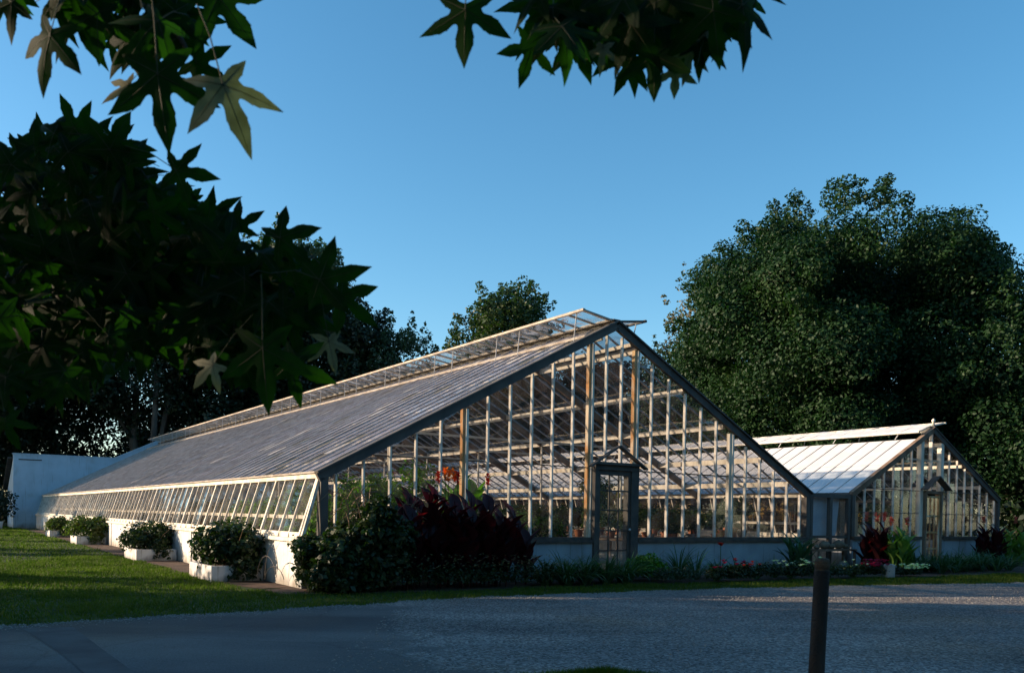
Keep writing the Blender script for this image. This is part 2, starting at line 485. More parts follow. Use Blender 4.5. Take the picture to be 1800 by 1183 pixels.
# distance across the ragged asphalt edge: x + .28*y
m2 = N.new('ShaderNodeMath'); m2.operation = 'MULTIPLY_ADD'; m2.inputs[1].default_value = .22
Lk.new(sx.outputs['Y'], m2.inputs[0]); Lk.new(sx.outputs['X'], m2.inputs[2]); Lk.new(m2.outputs[0], ad.inputs[2])
mk = N.new('ShaderNodeMapRange'); mk.inputs['From Min'].default_value = 2.15; mk.inputs['From Max'].default_value = 2.35
Lk.new(ad.outputs[0], mk.inputs[0])
na = noise(N, Lk, 90, 3); ra = ramp(N, Lk, na.outputs['Fac'], [(.3, (.095, .090, .088)), (.7, (.17, .162, .158))])
nl = noise(N, Lk, .8, 5)
vg = N.new('ShaderNodeTexVoronoi'); vg.inputs['Scale'].default_value = 42; Lk.new(tc.outputs['Object'], vg.inputs['Vector'])
rg = ramp(N, Lk, vg.outputs['Color'], [(.15, (.09, .083, .08)), (.5, (.19, .178, .168)), (.9, (.38, .35, .325))])
nf = noise(N, Lk, .45, 6)
rf_ = ramp(N, Lk, nf.outputs['Fac'], [(.35, (.62, .62, .63)), (.65, (1.15, 1.12, 1.1))])
mm = N.new('ShaderNodeMixRGB'); Lk.new(mk.outputs[0], mm.inputs[0]); Lk.new(ra.outputs[0], mm.inputs[1]); Lk.new(rg.outputs[0], mm.inputs[2])
mu = N.new('ShaderNodeMixRGB'); mu.blend_type = 'MULTIPLY'; mu.inputs[0].default_value = .8
Lk.new(mm.outputs[0], mu.inputs[1]); Lk.new(rf_.outputs[0], mu.inputs[2]); Lk.new(mu.outputs[0], b.inputs['Base Color'])
nb_ = noise(N, Lk, .28, 5); rb_ = ramp(N, Lk, nb_.outputs['Fac'], [(.50, (1, 1, 1)), (.66, (1.0, .80, .62))])
mu2 = N.new('ShaderNodeMixRGB'); mu2.blend_type = 'MULTIPLY'; mu2.inputs[0].default_value = .75
Lk.new(mu.outputs[0], mu2.inputs[1]); Lk.new(rb_.outputs[0], mu2.inputs[2])
nt_ = noise(N, Lk, 1.0, 4, vec=(.12, .9, 1)); rt_ = ramp(N, Lk, nt_.outputs['Fac'], [(.38, (.72, .72, .74)), (.5, (1, 1, 1)), (.64, (1.25, 1.22, 1.18))])
mu3 = N.new('ShaderNodeMixRGB'); mu3.blend_type = 'MULTIPLY'; mu3.inputs[0].default_value = .8
Lk.new(mu2.outputs[0], mu3.inputs[1]); Lk.new(rt_.outputs[0], mu3.inputs[2])
vc = N.new('ShaderNodeTexVoronoi'); vc.feature = 'DISTANCE_TO_EDGE'; vc.inputs['Scale'].default_value = .55
nw = noise(N, Lk, 2.5, 4); mw = N.new('ShaderNodeMixRGB'); mw.inputs[0].default_value = .18
Lk.new(tc.outputs['Object'], mw.inputs[1]); Lk.new(nw.outputs['Color'], mw.inputs[2]); Lk.new(mw.outputs[0], vc.inputs['Vector'])
rc_ = ramp(N, Lk, vc.outputs['Distance'], [(.003, (.84, .84, .84)), (.009, (1, 1, 1))])
mu4 = N.new('ShaderNodeMixRGB'); mu4.blend_type = 'MULTIPLY'
iv = N.new('ShaderNodeMath'); iv.operation = 'SUBTRACT'; iv.inputs[0].default_value = 1; Lk.new(mk.outputs[0], iv.inputs[1]); Lk.new(iv.outputs[0], mu4.inputs[0])
Lk.new(mu3.outputs[0], mu4.inputs[1]); Lk.new(rc_.outputs[0], mu4.inputs[2]); Lk.new(mu4.outputs[0], b.inputs['Base Color'])
bp = N.new('ShaderNodeBump'); bp.inputs['Distance'].default_value = .012
mh = N.new('ShaderNodeMapRange'); mh.inputs['To Min'].default_value = .25; mh.inputs['To Max'].default_value = 1
Lk.new(mk.outputs[0], mh.inputs[0]); Lk.new(mh.outputs[0], bp.inputs['Strength'])
Lk.new(vg.outputs['Distance'], bp.inputs['Height'])
bp2 = N.new('ShaderNodeBump'); bp2.inputs['Distance'].default_value = .05; bp2.inputs['Strength'].default_value = .6
Lk.new(nl.outputs['Fac'], bp2.inputs['Height']); Lk.new(bp.outputs[0], bp2.inputs['Normal'])
Lk.new(bp2.outputs[0], b.inputs['Normal']); Lk.new(b.outputs[0], o_.inputs[0])
M['road'] = m
rm = MB()
far_pt = [(60, 60), (60, -60), (-60, -60)]
rm.poly([(p[0], p[1], .005) for p in EJ] + [(q[0], q[1], .005) for q in far_pt])
road = rm.build('road', M['road'])
struct(road)
# darker tar strip across the asphalt
pt = MB()
pa = [on_ground(40, 1104, .009), on_ground(128, 1101, .009), on_ground(180, 1140, .009), on_ground(262, 1200, .009), on_ground(330, 1300, .009), on_ground(180, 1300, .009), on_ground(168, 1200, .009), on_ground(110, 1150, .009)]
pt.poly(list(reversed(pa)))
struct(pt.build('asphalt_patch', surf('tar', (.065, .063, .063), (.10, .098, .098), .9, 2.5, .2, 90)))

# garden bed soil along the front and along the side wall
bd = MB()
bed_front = [W(-1.0, -.1), W(-.9, -.9), W(.2, -1.25), W(3, -1.5), W(5.5, -1.55), W(8, -1.9), W(11, -2.3), W(14, -2.75), W(17, -2.9), W(20, -2.8), W(22.6, -2.4), W(23.6, -1.2), W(23.6, .3)]
bp_ = [(p.x, p.y, .008) for p in bed_front] + [tuple(W(12, .3, .008)), tuple(W(-.3, .3, .008))]
bd.poly(bp_)
bd.poly([tuple(W(-.95, .2, .0085)), tuple(W(-.2, .2, .0085)), tuple(W(-.2, 38, .0085)), tuple(W(-1.0, 38, .0085)), tuple(W(-1.15, 20, .0085)), tuple(W(-1.25, 10, .0085)), tuple(W(-1.35, 4, .0085)), tuple(W(-1.3, 1.4, .0085))])
struct(bd.build('soil', M['soil']))
bl = np.array([(p.x, p.y) for p in bed_front])
fl = MB(); fl.poly([tuple(W(.1, .1, .012)), tuple(W(12.2, .1, .012)), tuple(W(12.2, 41.9, .012)), tuple(W(.1, 41.9, .012))])
fl.poly([tuple(W(12.5, .1, .012)), tuple(W(21.2, .1, .012)), tuple(W(21.2, 39.9, .012)), tuple(W(12.5, 39.9, .012))])
struct(fl.build('floor', M['pavers']))

def to_local(x, y):
    dx = x - P0[0]; dy = y - P0[1]
    return dx * CT + dy * ST, -dx * ST + dy * CT

# grass blades: near verge and lawn
rng = np.random.default_rng(11)
def grass_field():
    P = []
    def add(n, x0, x1, y0, y1):
        xy = np.stack([rng.uniform(x0, x1, n), rng.uniform(y0, y1, n)], 1)
        return xy
    near = add(330000, -11, 14, 8, 22)
    far = add(150000, -32, -5, 16, 52)
    xy = np.concatenate([near, far])
    t, L = to_local(xy[:, 0], xy[:, 1])
    ok = xy[:, 1] > road_y(xy[:, 0]) - .03 - rng.random(len(xy)) ** 3 * .12
    # inside buildings or beds
    bedL = np.interp(t, [-1.0, -.9, .2, 3, 5.5, 8, 11, 14, 17, 20, 22.6], [-.9, -.95, -1.25, -1.5, -1.55, -1.9, -2.3, -2.75, -2.9, -2.8, -2.4])
    inbed = (t > -1.0) & (L > bedL + .05)
    inside = (t > -1.0) & (L > -.9)
    side = (t > -1.2) & (L > 0)
    ok &= ~(inbed | inside | side)
    ok &= (np.abs(xy[:, 0]) < xy[:, 1] * .64 + 1)
    xy = xy[ok]
    n = len(xy)
    d = np.hypot(xy[:, 0], xy[:, 1])
    h = rng.uniform(.025, .06, n) * (1 + (d > 20) * .2)
    h *= .75 + .5 * (np.sin(xy[:, 0] * 2.3) * np.sin(xy[:, 1] * 1.9) > .1)
    w = .006 + .0007 * d
    az = rng.uniform(0, 2 * np.pi, n)
    lean = rng.uniform(0, .9, n) * h
    laz = rng.uniform(0, 2 * np.pi, n)
    v = np.zeros((n, 3, 3))
    v[:, 0, 0] = xy[:, 0] - np.cos(az) * w / 2; v[:, 0, 1] = xy[:, 1] - np.sin(az) * w / 2
    v[:, 1, 0] = xy[:, 0] + np.cos(az) * w / 2; v[:, 1, 1] = xy[:, 1] + np.sin(az) * w / 2
    v[:, 2, 0] = xy[:, 0] + np.cos(laz) * lean; v[:, 2, 1] = xy[:, 1] + np.sin(laz) * lean; v[:, 2, 2] = h
    v[:, :2, 2] = -.002
    return v.reshape(-1, 3)
o = quads_obj('grass', grass_field(), M['grass'], nv=3)
tagd(o, 'mown green lawn grass beside the long greenhouse', 'grass', kind='stuff')
# grass tuft at the near side of the drive
def tuft(cx, cy, rx, ry, n, hh):
    a = rng.uniform(0, 2 * np.pi, n); r = np.minimum(1.6, np.abs(rng.normal(size=n)) * .62) * (1 + .3 * np.sin(a * 5) + .2 * np.sin(a * 11))
    x = cx + rx * r * np.cos(a); y = cy + ry * r * np.sin(a)
    h = rng.uniform(.3, 1, n) * hh * np.maximum(.15, 1.1 - r * .6); az = rng.uniform(0, 6.28, n); laz = rng.uniform(0, 6.28, n); w = .008
    v = np.zeros((n, 3, 3))
    v[:, 0, 0] = x - np.cos(az) * w; v[:, 0, 1] = y - np.sin(az) * w; v[:, 1, 0] = x + np.cos(az) * w; v[:, 1, 1] = y + np.sin(az) * w
    v[:, 2, 0] = x + np.cos(laz) * h * .7; v[:, 2, 1] = y + np.sin(laz) * h * .7; v[:, 2, 2] = h
    return v.reshape(-1, 3)
q = on_ground(1060, 1188)
o = quads_obj('grass_tuft', tuft(q.x, q.y - .1, .55, .2, 5000, .10), M['grass'], nv=3)
tagd(o, 'low ragged patch of grass at the near edge of the gravel drive', 'grass', kind='stuff')
# loose stones
n = 42000
x = rng.uniform(-1.5, 17, n); y = rng.uniform(5.5, 21, n)
x2 = rng.uniform(-12, 17, 9000); y2 = road_y(x2) - np.abs(rng.normal(size=9000)) * .28 + .05
x = np.concatenate([x, x2]); y = np.concatenate([y, y2])
ok = (y < road_y(x) + .08) & (np.abs(x) < y * .66 + .5)
x = x[ok]; y = y[ok]; n = len(x)
s = rng.uniform(.005, .013, n) + .006 * (rng.random(n) > .93)
v = np.zeros((n, 4, 3, 3))
base = np.array([[0, 0, 1.0], [1, 0, -.2], [-.5, .87, -.2], [-.5, -.87, -.2]])
fc = [(0, 1, 2), (0, 2, 3), (0, 3, 1), (1, 3, 2)]
ang = rng.uniform(0, 6.28, n)
for fi, f in enumerate(fc):
    for k, vi in enumerate(f):
        bx, by, bz = base[vi]
        v[:, fi, k, 0] = x + s * 1.3 * (bx * np.cos(ang) - by * np.sin(ang))
        v[:, fi, k, 1] = y + s * 1.3 * (bx * np.sin(ang) + by * np.cos(ang))
        v[:, fi, k, 2] = .006 + s * (bz * .7 + .15)
o = quads_obj('gravel', v.reshape(-1, 3), surf('pebble', (.16, .15, .14), (.30, .28, .25), .9, 60), nv=3)
tagd(o, 'loose grey gravel scattered over the drive', 'gravel', kind='stuff')

# ---------------------------------------------------------------- main greenhouse
def greenhouse_roof_glass(mb, x_e, z_e, x_r, z_r, L0, L1, bay, course, rnd, tilt=.004):
    """lapped panes on a slope from eave (x_e,z_e) to ridge side (x_r,z_r)"""
    sl = math.hypot(x_r - x_e, z_r - z_e)
    nc = max(1, round(sl / course)); nb = max(1, round((L1 - L0) / bay))
    ux, uz = (x_r - x_e) / sl, (z_r - z_e) / sl
    nx, nz_ = -uz, ux
    if nz_ < 0: nx, nz_ = -nx, -nz_
    for j in range(nc):
        s0 = sl * j / nc; s1 = sl * (j + 1) / nc + .012
        for i in range(nb):
            y0 = L0 + (L1 - L0) * i / nb + .012; y1 = L0 + (L1 - L0) * (i + 1) / nb - .012
            a = [.009 + rnd.uniform(-tilt, tilt) for _ in range(2)] + [.001 + rnd.uniform(-tilt, tilt) * .4 for _ in range(2)]
            P = []
            for (s_, y_, h_) in ((s0, y0, a[0]), (s0, y1, a[1]), (s1, y1, a[2]), (s1, y0, a[3])):
                P.append((x_e + ux * s_ + nx * h_, y_, z_e + uz * s_ + nz_ * h_))
            u_ = rnd.random(); mb.quad(*P, mi=(1 if u_ < .05 else 2 if u_ < .10 else 0) if nc > 4 else 0)

WID, LEN, EZ, RZ, SZ = 12.34, 42.0, 1.89, 5.14, .81
MID = WID / 2
gh = thing('greenhouse', 'long white framed glass greenhouse with steep gable front and open ridge vents', 'greenhouse', W(0, 0), TH)
rnd = random.Random(5)
slope = (RZ - EZ) / MID
def rz(t):
    return RZ - abs(t - MID) * slope
OUT = .33
# low walls
w = MB(); w.box(-OUT - .04, .05, 0, -OUT + .16, LEN, SZ - .06); w.build('low_wall', M['plaster'], gh)
w = MB()
w.box(-OUT - .04, -.10, 0, 5.60, .05 - .001, SZ - .09); w.build('low_wall', M['plaster_shaded'], gh)
w = MB(); w.box(6.76, -.10, 0, WID - .05, .05, SZ - .09); w.build('low_wall', M['plaster_shaded'], gh)
w = MB(); w.box(WID + OUT - .16, .05, 0, WID + OUT + .04, LEN, SZ - .06); w.build('low_wall', M['plaster'], gh)
# wall cracks and pilaster on side wall: piers every 3.5 m
for k in range(1, 12):
    w = MB(); w.box(-OUT - .065, k * 3.5 - .12, 0, -OUT - .04, k * 3.5 + .12, SZ - .06)
    w.build('wall_pier', M['plaster'], gh)
# sills
w = MB(); w.box(-OUT - .1, -.02, SZ - .06, -OUT + .2, LEN, SZ); w.build('sill', M['white_wood'], gh)
w = MB(); w.box(-.05, -.16, SZ - .09, 5.58, .07, SZ - .03); w.box(-.03, -.10, SZ - .03, 5.58, .05, SZ + .015); w.build('sill', M['sill_dark'], gh)
w = MB(); w.box(6.78, -.16, SZ - .09, WID + .05, .07, SZ - .03); w.box(6.78, -.10, SZ - .03, WID, .05, SZ + .015); w.build('sill', M['sill_dark'], gh)
w = MB(); w.box(WID + OUT - .2, 0, SZ - .06, WID + OUT + .1, LEN, SZ); w.build('sill', M['white_wood'], gh)
# side glazing (leans in towards the eave)
for sgn, x0, x1 in ((-1, -OUT, 0.0), (1, WID + OUT, WID)):
    gm = MB(); nb = 84
    for i in range(nb):
        y0 = .12 + (LEN - .12) * i / nb; y1 = .12 + (LEN - .12) * (i + 1) / nb
        a, b_ = rnd.uniform(-.004, .004), rnd.uniform(-.004, .004)
        gm.quad((x0 + a, y0, SZ + .02), (x0 + b_, y1, SZ + .02), (x1 + b_, y1, EZ - .04), (x1 + a, y0, EZ - .04))
    gm.build('side_glass', M['side_glass' if sgn < 0 else 'far_roof_glass'], gh)
    bm = MB()
    for i in range(nb + 1):
        y0 = .12 + (LEN - .12) * i / nb
        big = (i % 4 == 0)
        bm.bar((x0 + sgn * .01, y0, SZ), (x1 + sgn * .01, y0, EZ - .03), .028 if not big else .055, .04, up=(sgn, 0, .3))
    bm.build('side_bar', M['bar_white'], gh)
    bm = MB()
    bm.box(min(x0, x0 - sgn * .09) , .1, SZ + .001, max(x0, x0 - sgn * .09), LEN, SZ + .09)
    bm.bar((x0 - sgn * .16, .1, SZ + .34), (x0 - sgn * .16, LEN, SZ + .34), .04, .06)
    bm.build('side_rail', M['white_wood'], gh)
    bm = MB()
    bm.box(min(x1 - .06, x1 + .06), .0, EZ - .1, max(x1 - .06, x1 + .06), LEN, EZ - .02)
    bm.build('eave_plate', M['white_wood'], gh)
    bm = MB()
    bm.box(x1 - .10, -.02, EZ - .018, x1 + .10, LEN, EZ + .012)
    bm.build('eave_flashing', M['tan_wood'], gh)
# roof glass + bars
for side in (0, 1):
    xe = 0 if side == 0 else WID
    xv = MID - .12 if side == 0 else MID + .12
    zv = RZ - .12 * slope
    gm = MB()
    greenhouse_roof_glass(gm, xe, EZ, xv, zv, .05, LEN, .5, .46, rnd)
    gm.build('roof_glass', [M['roof_glass' if side == 0 else 'far_roof_glass'], M['dirty_pane' if side == 0 else 'far_roof_glass'], M['mossy_pane' if side == 0 else 'far_roof_glass']], gh)
    bm = MB()
    for i in range(85):
        y0 = .05 + (LEN - .05) * i / 84
        big = i % 7 == 0
        nrm = (-slope if side == 0 else slope, 0, 1)
        bm.bar((xe, y0, EZ + .012), (xv, y0, zv + .012), .028 if not big else .045, .04 if not big else .06, up=nrm)
    bm.build('glazing_bar', M['old_bar'], gh)
    # heavier rafters underneath
    bm = MB()
    for i in range(1, 12):
        y0 = 3.5 * i
        bm.bar((xe, y0, EZ - .10), (MID, y0, RZ - .12), .06, .14, up=nrm)
    bm.build('rafter', M['brown_wood'], gh)
    for d in (.68, 2.03, 3.3, 4.6, 5.6):
        x = MID + (d if side else -d)
        bm = MB(); bm.bar((x, .06, rz(x) - .10), (x, LEN, rz(x) - .10), .055, .12)
        bm.build('purlin', M['white_wood'], gh)
bm = MB(); bm.bar((MID - .28, .06, rz(MID - .68) + .02), (MID - .28, LEN, rz(MID - .68) + .02), .04, .05)
bm.bar((MID + .5, .06, rz(MID + .68) + .0), (MID + .5, LEN, rz(MID + .68) + .0), .04, .07)
bm.build('vent_shaft', M['white_wood'], gh)
bm = MB(); bm.box(MID - .05, -.03, RZ - .12, MID + .05, LEN, RZ + .05); bm.box(MID - .09, -.06, RZ + .05, MID + .09, LEN, RZ + .075)
bm.build('ridge_beam', M['grey_wood'], gh)
# interior columns under purlins
for d in (-3.3, 3.3):
    for i in range(1, 12):
        x = MID + d
        bm = MB(); bm.tube([(x, 3.5 * i, .01), (x, 3.5 * i, rz(x) - .14)], .03, 8)
        bm.build('column', M['white_wood'], gh)
bm = MB()
for i in range(1, 12):
    bm.bar((MID - 3.3, 3.5 * i, 3.0), (MID + 3.3, 3.5 * i, 3.0), .03, .05)
bm.build('tie_rod', M['white_wood'], gh)
# rake boards and corner posts
for side in (0, 1):
    xe = -.1 if side == 0 else WID + .1
    nrm = (-slope if side == 0 else slope, 0, 1)
    bm = MB(); bm.bar((xe, -.05, EZ - .10), (MID, -.05, RZ - .065), .08, .14, up=nrm)
    bm.bar((xe - (.03 if side == 0 else -.03), -.06, EZ - .01), (MID, -.06, RZ + .035), .16, .03, up=nrm)
    bm.build('rake_board', M['grey_wood'], gh)
    xc = 0 if side == 0 else WID
    bm = MB(); bm.box(xc - .06, -.09, SZ - .02 if side else 0, xc + .07, .07, EZ - .10)
    bm.build('corner_post', M['grey_wood'], gh)
# triangular end panes of side glazing
bm = MB(); bm.quad((-OUT, .02, SZ), (-.05, .02, SZ), (-.05, .02, EZ - .1), (-.08, .02, EZ - .1))
bm.build('end_glass', M['side_glass'], gh); bm = MB()
bm.quad((WID + OUT, .02, SZ), (WID + .05, .02, SZ), (WID + .05, .02, EZ - .1), (WID + .08, .02, EZ - .1))
bm.build('end_glass', M['side_glass'], gh)
bm = MB(); bm.bar((-OUT + .0, 0, SZ), (-.03, 0, EZ - .03), .05, .05, up=(0, -1, 0)); bm.build('side_bar', M['bar_white'], gh)
# gable mullions
offs = [1.04, 1.53, 2.02, 2.51, 3.0, 3.98, 4.47, 4.96, 5.45, 5.94]
xs = []
for o_ in offs:
    for sgn in (-1, 1):
        xs.append(MID + sgn * o_)
for x in xs:
    bm = MB(); top = rz(x) - .16
    bm.box(x - .016, -.03, SZ + .015, x + .016, .035, top)
    # slight joints where panes lap
    z = SZ + .45 + rnd.uniform(0, .1)
    while z < top - .2:
        bm.box(x - .021, -.034, z, x + .021, .03, z + .014); z += .5
    bm.build('mullion', M['bar_white'], gh)
for x in (MID - .2, MID + .2):
    bm = MB(); bm.box(x - .016, -.03, 2.30, x + .016, .035, rz(x) - .16); bm.build('mullion', M['bar_white'], gh)
for x, mm_ in ((MID - .60, 'rust_wood'), (MID + .60, 'rust_wood'), (MID - 3.49, 'rust_wood'), (MID + 3.49, 'white_wood')):
    bm = MB(); bm.box(x - .045, .0, SZ + .015 if abs(x - MID) > 1 else .3, x + .045, .09, rz(x) - .15)
    bm.build('gable_post', M[mm_], gh)
    bm = MB(); bm.box(x + .004, -.05, SZ + .015, x + .05, -.001, rz(x) - .17); bm.build('mullion', M['white_wood'], gh)
# gable glass in lapped panes
gm = MB()
xall = sorted([.06, WID - .06] + xs + [MID - .6, MID + .6, MID - .2, MID + .2, MID - 3.49, MID + 3.49])
for a, b_ in zip(xall[:-1], xall[1:]):
    door = (a >= MID - .61 and b_ <= MID + .61)
    z = 2.3 if door else SZ + .02
    ztop_a, ztop_b = rz(a) - .14, rz(b_) - .14
    lim = min(ztop_a, ztop_b)
    while z < max(ztop_a, ztop_b):
        z1 = z + .5
        j1, j2, j3 = (rnd.uniform(-.005, .005) for _ in range(3))
        za, zb = min(z1, ztop_a), min(z1, ztop_b)
        if za > z or zb > z:
            gm.quad((a, .01 + j1, min(z, ztop_a)), (b_, .01 + j2, min(z, ztop_b)), (b_, .016 + j3, max(zb, min(z, ztop_b))), (a, .016 + j1, max(za, min(z, ztop_a))))
        z = z1
gm.build('gable_glass', M['gable_glass'], gh)
# lap lines of the gable glass: a thin transom at about 2.3 m, another lower
bm = MB()
bm.box(MID + .66, .02, 2.18, WID - .9, .05, 2.205); bm.box(.9, .02, 2.2, MID - .66, .05, 2.22)
bm.box(MID + .66, .03, 1.42, WID - .1, .05, 1.435)
bm.build('transom', M['brown_wood'], gh)
# door frame
fm = MB()
x0, x1 = 5.60, 6.76
fm.box(x0, -.16, 0, x0 + .09, .09, 2.17); fm.box(x1 - .20, -.16, 0, x1, .09, 2.17); fm.box(x0, -.17, 2.17, x1, .09, 2.30)
fm.box(x0 + .09, -.12, .0, x1 - .20, .06, .06)
fm.build('door_frame', M['dark_wood'], gh)
dr = MB()
d0, d1 = x0 + .095, x1 - .205
dr.box(d0, -.13, .07, d0 + .06, -.09, 2.16); dr.box(d1 - .06, -.13, .07, d1, -.09, 2.16)
dr.box(d0 + .06, -.13, 2.07, d1 - .06, -.09, 2.16); dr.box(d0 + .06, -.13, .07, d1 - .06, -.09, .14)
zs = [.56, .96, 1.37, 1.76]
for z in zs:
    dr.box(d0 + .06, -.128, z - .012, d1 - .06, -.092, z + .012)
for k in (1, 2):
    xx = d0 + .06 + (d1 - d0 - .12) * k / 3
    dr.box(xx - .009, -.126, .14, xx + .009, -.094, 2.07)
door = dr.build('door', M['dark_wood'], gh)
pg = MB(); pg.quad((d0 + .06, -.11, .57), (d1 - .06, -.11, .57), (d1 - .06, -.108, 2.07), (d0 + .06, -.108, 2.07)); pg.build('door_pane', M['door_glass'], door)
pg = MB(); pg.quad((d0 + .06, -.11, .14), (d1 - .06, -.11, .14), (d1 - .06, -.11, .56), (d0 + .06, -.11, .56)); pg.build('door_panel', M['frost_glass'], door)
kn = MB(); kn.lathe([(0, -.0), (.022, .004), (.03, .02), (.02, .035), (0, .04)], 12); k_ = kn.build('handle', M['metal'], door, smooth=True)
k_.rotation_euler = (R(90), 0, 0); k_.location = (d1 - .02, -.135, .98)
cn = MB()
cn.bar((MID - .74, -.2, 2.22), (MID, -.2, 2.66), .12, .03, up=(-.5, 0, 1)); cn.bar((MID + .74, -.2, 2.22), (MID, -.2, 2.66), .12, .03, up=(.5, 0, 1))
cn.bar((MID - .58, -.2, 2.30), (MID + .58, -.2, 2.30), .06, .05)
cn.build('door_canopy', M['grey_wood'], gh)
# ridge vents
VW = .82
for sgn, nm in ((-1, 'l'), (1, 'r')):
    vm = MB()
    xo, zo = MID + sgn * VW, RZ + .16
    xi, zi = MID + sgn * .1, RZ + .06
    vm.bar((xo, -.02, zo), (xo, LEN - 1, zo), .06, .045); vm.bar((xi, -.02, zi), (xi, LEN - 1, zi), .06, .04)
    i = 0
    y0 = .03
    while y0 < LEN - 1:
        vm.bar((xi, y0, zi), (xo, y0, zo), .04 if i % 6 else .07, .035); y0 += .5; i += 1
    vent = vm.build('ridge_vent', M['grey_wood'] if sgn > 0 else M['vent_wood'], gh)
    vg_ = MB()
    for k in range(82):
        ya = .03 + .5 * k; jj = rnd.uniform(-.012, .012)
        vg_.quad((xi, ya + .02, zi + .012), (xo, ya + .02, zo + .012 + jj), (xo, ya + .48, zo + .012), (xi, ya + .48, zi + .012))
    vg_.build('vent_glass', M['vent_glass'], vent)
    yy = .25; kk = 0
    while yy < LEN - 1.2:
        xr = MID + sgn * (.78)
        stt = MB(); stt.tube([(xo - sgn * .03, yy, zo - .02), (xr - sgn * .02, yy + .12, rz(xr) + .02)], .012, 5); stt.build('vent_stay', M['metal'], vent)
        yy += 2.0 if kk % 2 == 0 else .9; kk += 1
    cm = MB(); xr = MID + sgn * .72
    cm.bar((xr, .02, rz(xr) + .05), (xr, LEN, rz(xr) + .05), .10, .04, up=(sgn * slope, 0, 1)); cm.build('vent_curb', M['tan_wood'], gh)
# lit eave end: little sash bars visible on the gable above door
# ---------------------------------------------------------------- second greenhouse
W2, E2, R2, L2 = 7.2, 1.95, 3.83, 40.0
g2 = thing('greenhouse', 'smaller greenhouse on the right with whitewashed glass roof and white low wall', 'greenhouse', W(14.15, 0), TH)
m2_ = W2 / 2; sl2 = (R2 - E2) / m2_
def rz2(x): return R2 - abs(x - m2_) * sl2
S2 = .84
for a, b_ in ((0.0, m2_ - .55), (m2_ + .55, W2)):
    w = MB(); w.box(a, -.08, 0, b_, .08, S2 - .08); w.build('low_wall', M['plaster_shaded'], g2)
    w = MB(); w.box(a - .02, -.14, S2 - .08, b_ + .02, .1, S2); w.build('sill', M['sill_dark'], g2)
for a in (.0, W2 - .14):
    w = MB(); w.box(a, .081, 0, a + .14, L2, S2 - .08); w.build('low_wall', M['plaster'], g2)
for side in (0, 1):
    xe = 0 if side == 0 else W2
    sg = -1 if side == 0 else 1
    nrm = (sg * sl2, 0, 1)
    xv = m2_ + sg * .62
    gm = MB(); greenhouse_roof_glass(gm, xe - .08 * (-sg) * -1 if False else xe, E2, xv, rz2(xv), 0.03, L2, .5, 2.2, rnd, .001)
    gm.build('roof_glass', M['white_glass'] if side == 0 else M['far_roof_glass'], g2)
    bm = MB()
    for i in range(81):
        y0 = .03 + (L2 - .03) * i / 80
        bm.bar((xe, y0, E2 + .008), (xv, y0, rz2(xv) + .008), .014, .025, up=nrm)
    bm.build('glazing_bar', M['old_bar'], g2)
    for d in (.62, 1.7, 2.8):
        x = m2_ + sg * d
        bm = MB(); bm.bar((x, .04, rz2(x) - .08), (x, L2, rz2(x) - .08), .05, .09); bm.build('purlin', M['white_wood'], g2)
    bm = MB(); bm.bar((xe + sg * .06, -.05, E2 - .07), (m2_, -.05, R2 - .05), .07, .13, up=nrm)
    bm.bar((xe + sg * .08, -.055, E2 + .012), (m2_, -.055, R2 + .035), .12, .025, up=nrm)
    bm.build('rake_board', M['brown_wood'] if side == 0 else M['grey_wood'], g2)
    bm = MB(); bm.box(xe - .06, -.09, S2 + .001, xe + .06, .05, E2 - .06); bm.build('corner_post', M['grey_wood'], g2)
    bm = MB(); bm.box(xe - .05, -.0, E2 - .09, xe + .05, L2, E2 - .005); bm.build('eave_plate', M['grey_wood'], g2)
    gm = MB(); gm.quad((xe, .05, S2), (xe, L2, S2), (xe, L2, E2 - .08), (xe, .05, E2 - .08)); gm.build('side_glass', M['far_roof_glass'], g2)
    for i in range(40):
        bm = MB(); bm.box(xe - .02, .4 + i * .98, S2, xe + .02, .44 + i * .98, E2 - .08)
        bm.build('side_bar', M['bar_white'], g2)
    # open ridge vent
    vm = MB()
    xo, zo = m2_ + sg * .66, (R2 - .13 if side == 0 else R2 + .2)
    xi, zi = m2_ + sg * .03, R2 + .08
    vm.bar((xo, -.04, zo), (xo, L2, zo), .06, .045); vm.bar((xi, -.04, zi), (xi, L2, zi), .05, .04)
    for k in range(80):
        vm.bar((xi, .5 * k, zi), (xo, .5 * k, zo), .035, .03)
    v2 = vm.build('ridge_vent', M['white_wood'], g2)
    q_ = MB()
    for k in range(79):
        jj = rnd.uniform(-.02, .02)
        q_.quad((xi, .5 * k + .02, zi + .02), (xo, .5 * k + .02, zo + .02 + jj), (xo, .5 * k + .48, zo + .02 - jj), (xi, .5 * k + .48, zi + .02))
    q_.build('vent_glass', M['white_glass'], v2)
    for k in range(19):
        xr = m2_ + sg * .62
        st2 = MB(); st2.tube([(xo - sg * .05, .6 + 2 * k, zo - .02), (xr, .7 + 2 * k, rz2(xr) + .03)], .012, 5)
        st2.build('vent_stay', M['metal'], v2)
bm = MB(); bm.box(m2_ - .04, -.04, R2 - .1, m2_ + .04, L2, R2 + .03); bm.build('ridge_beam', M['white_wood'], g2)
bm = MB(); bm.lathe([(0, .0), (.035, .0), (.035, .16), (.05, .17), (.05, .2), (.02, .24), (0, .25)], 12, (m2_, -.05, R2 + .03)); bm.build('finial', M['white_wood'], g2, smooth=True)
xs2 = []
for k in range(1, 8):
    for sg in (-1, 1):
        x = m2_ + sg * (.52 + .42 * k)
        if .1 < x < W2 - .1:
            xs2.append(x)
for x in xs2:
    bm = MB(); bm.box(x - .014, -.03, S2, x + .014, .02, rz2(x) - .11); bm.build('mullion', M['bar_white'], g2)
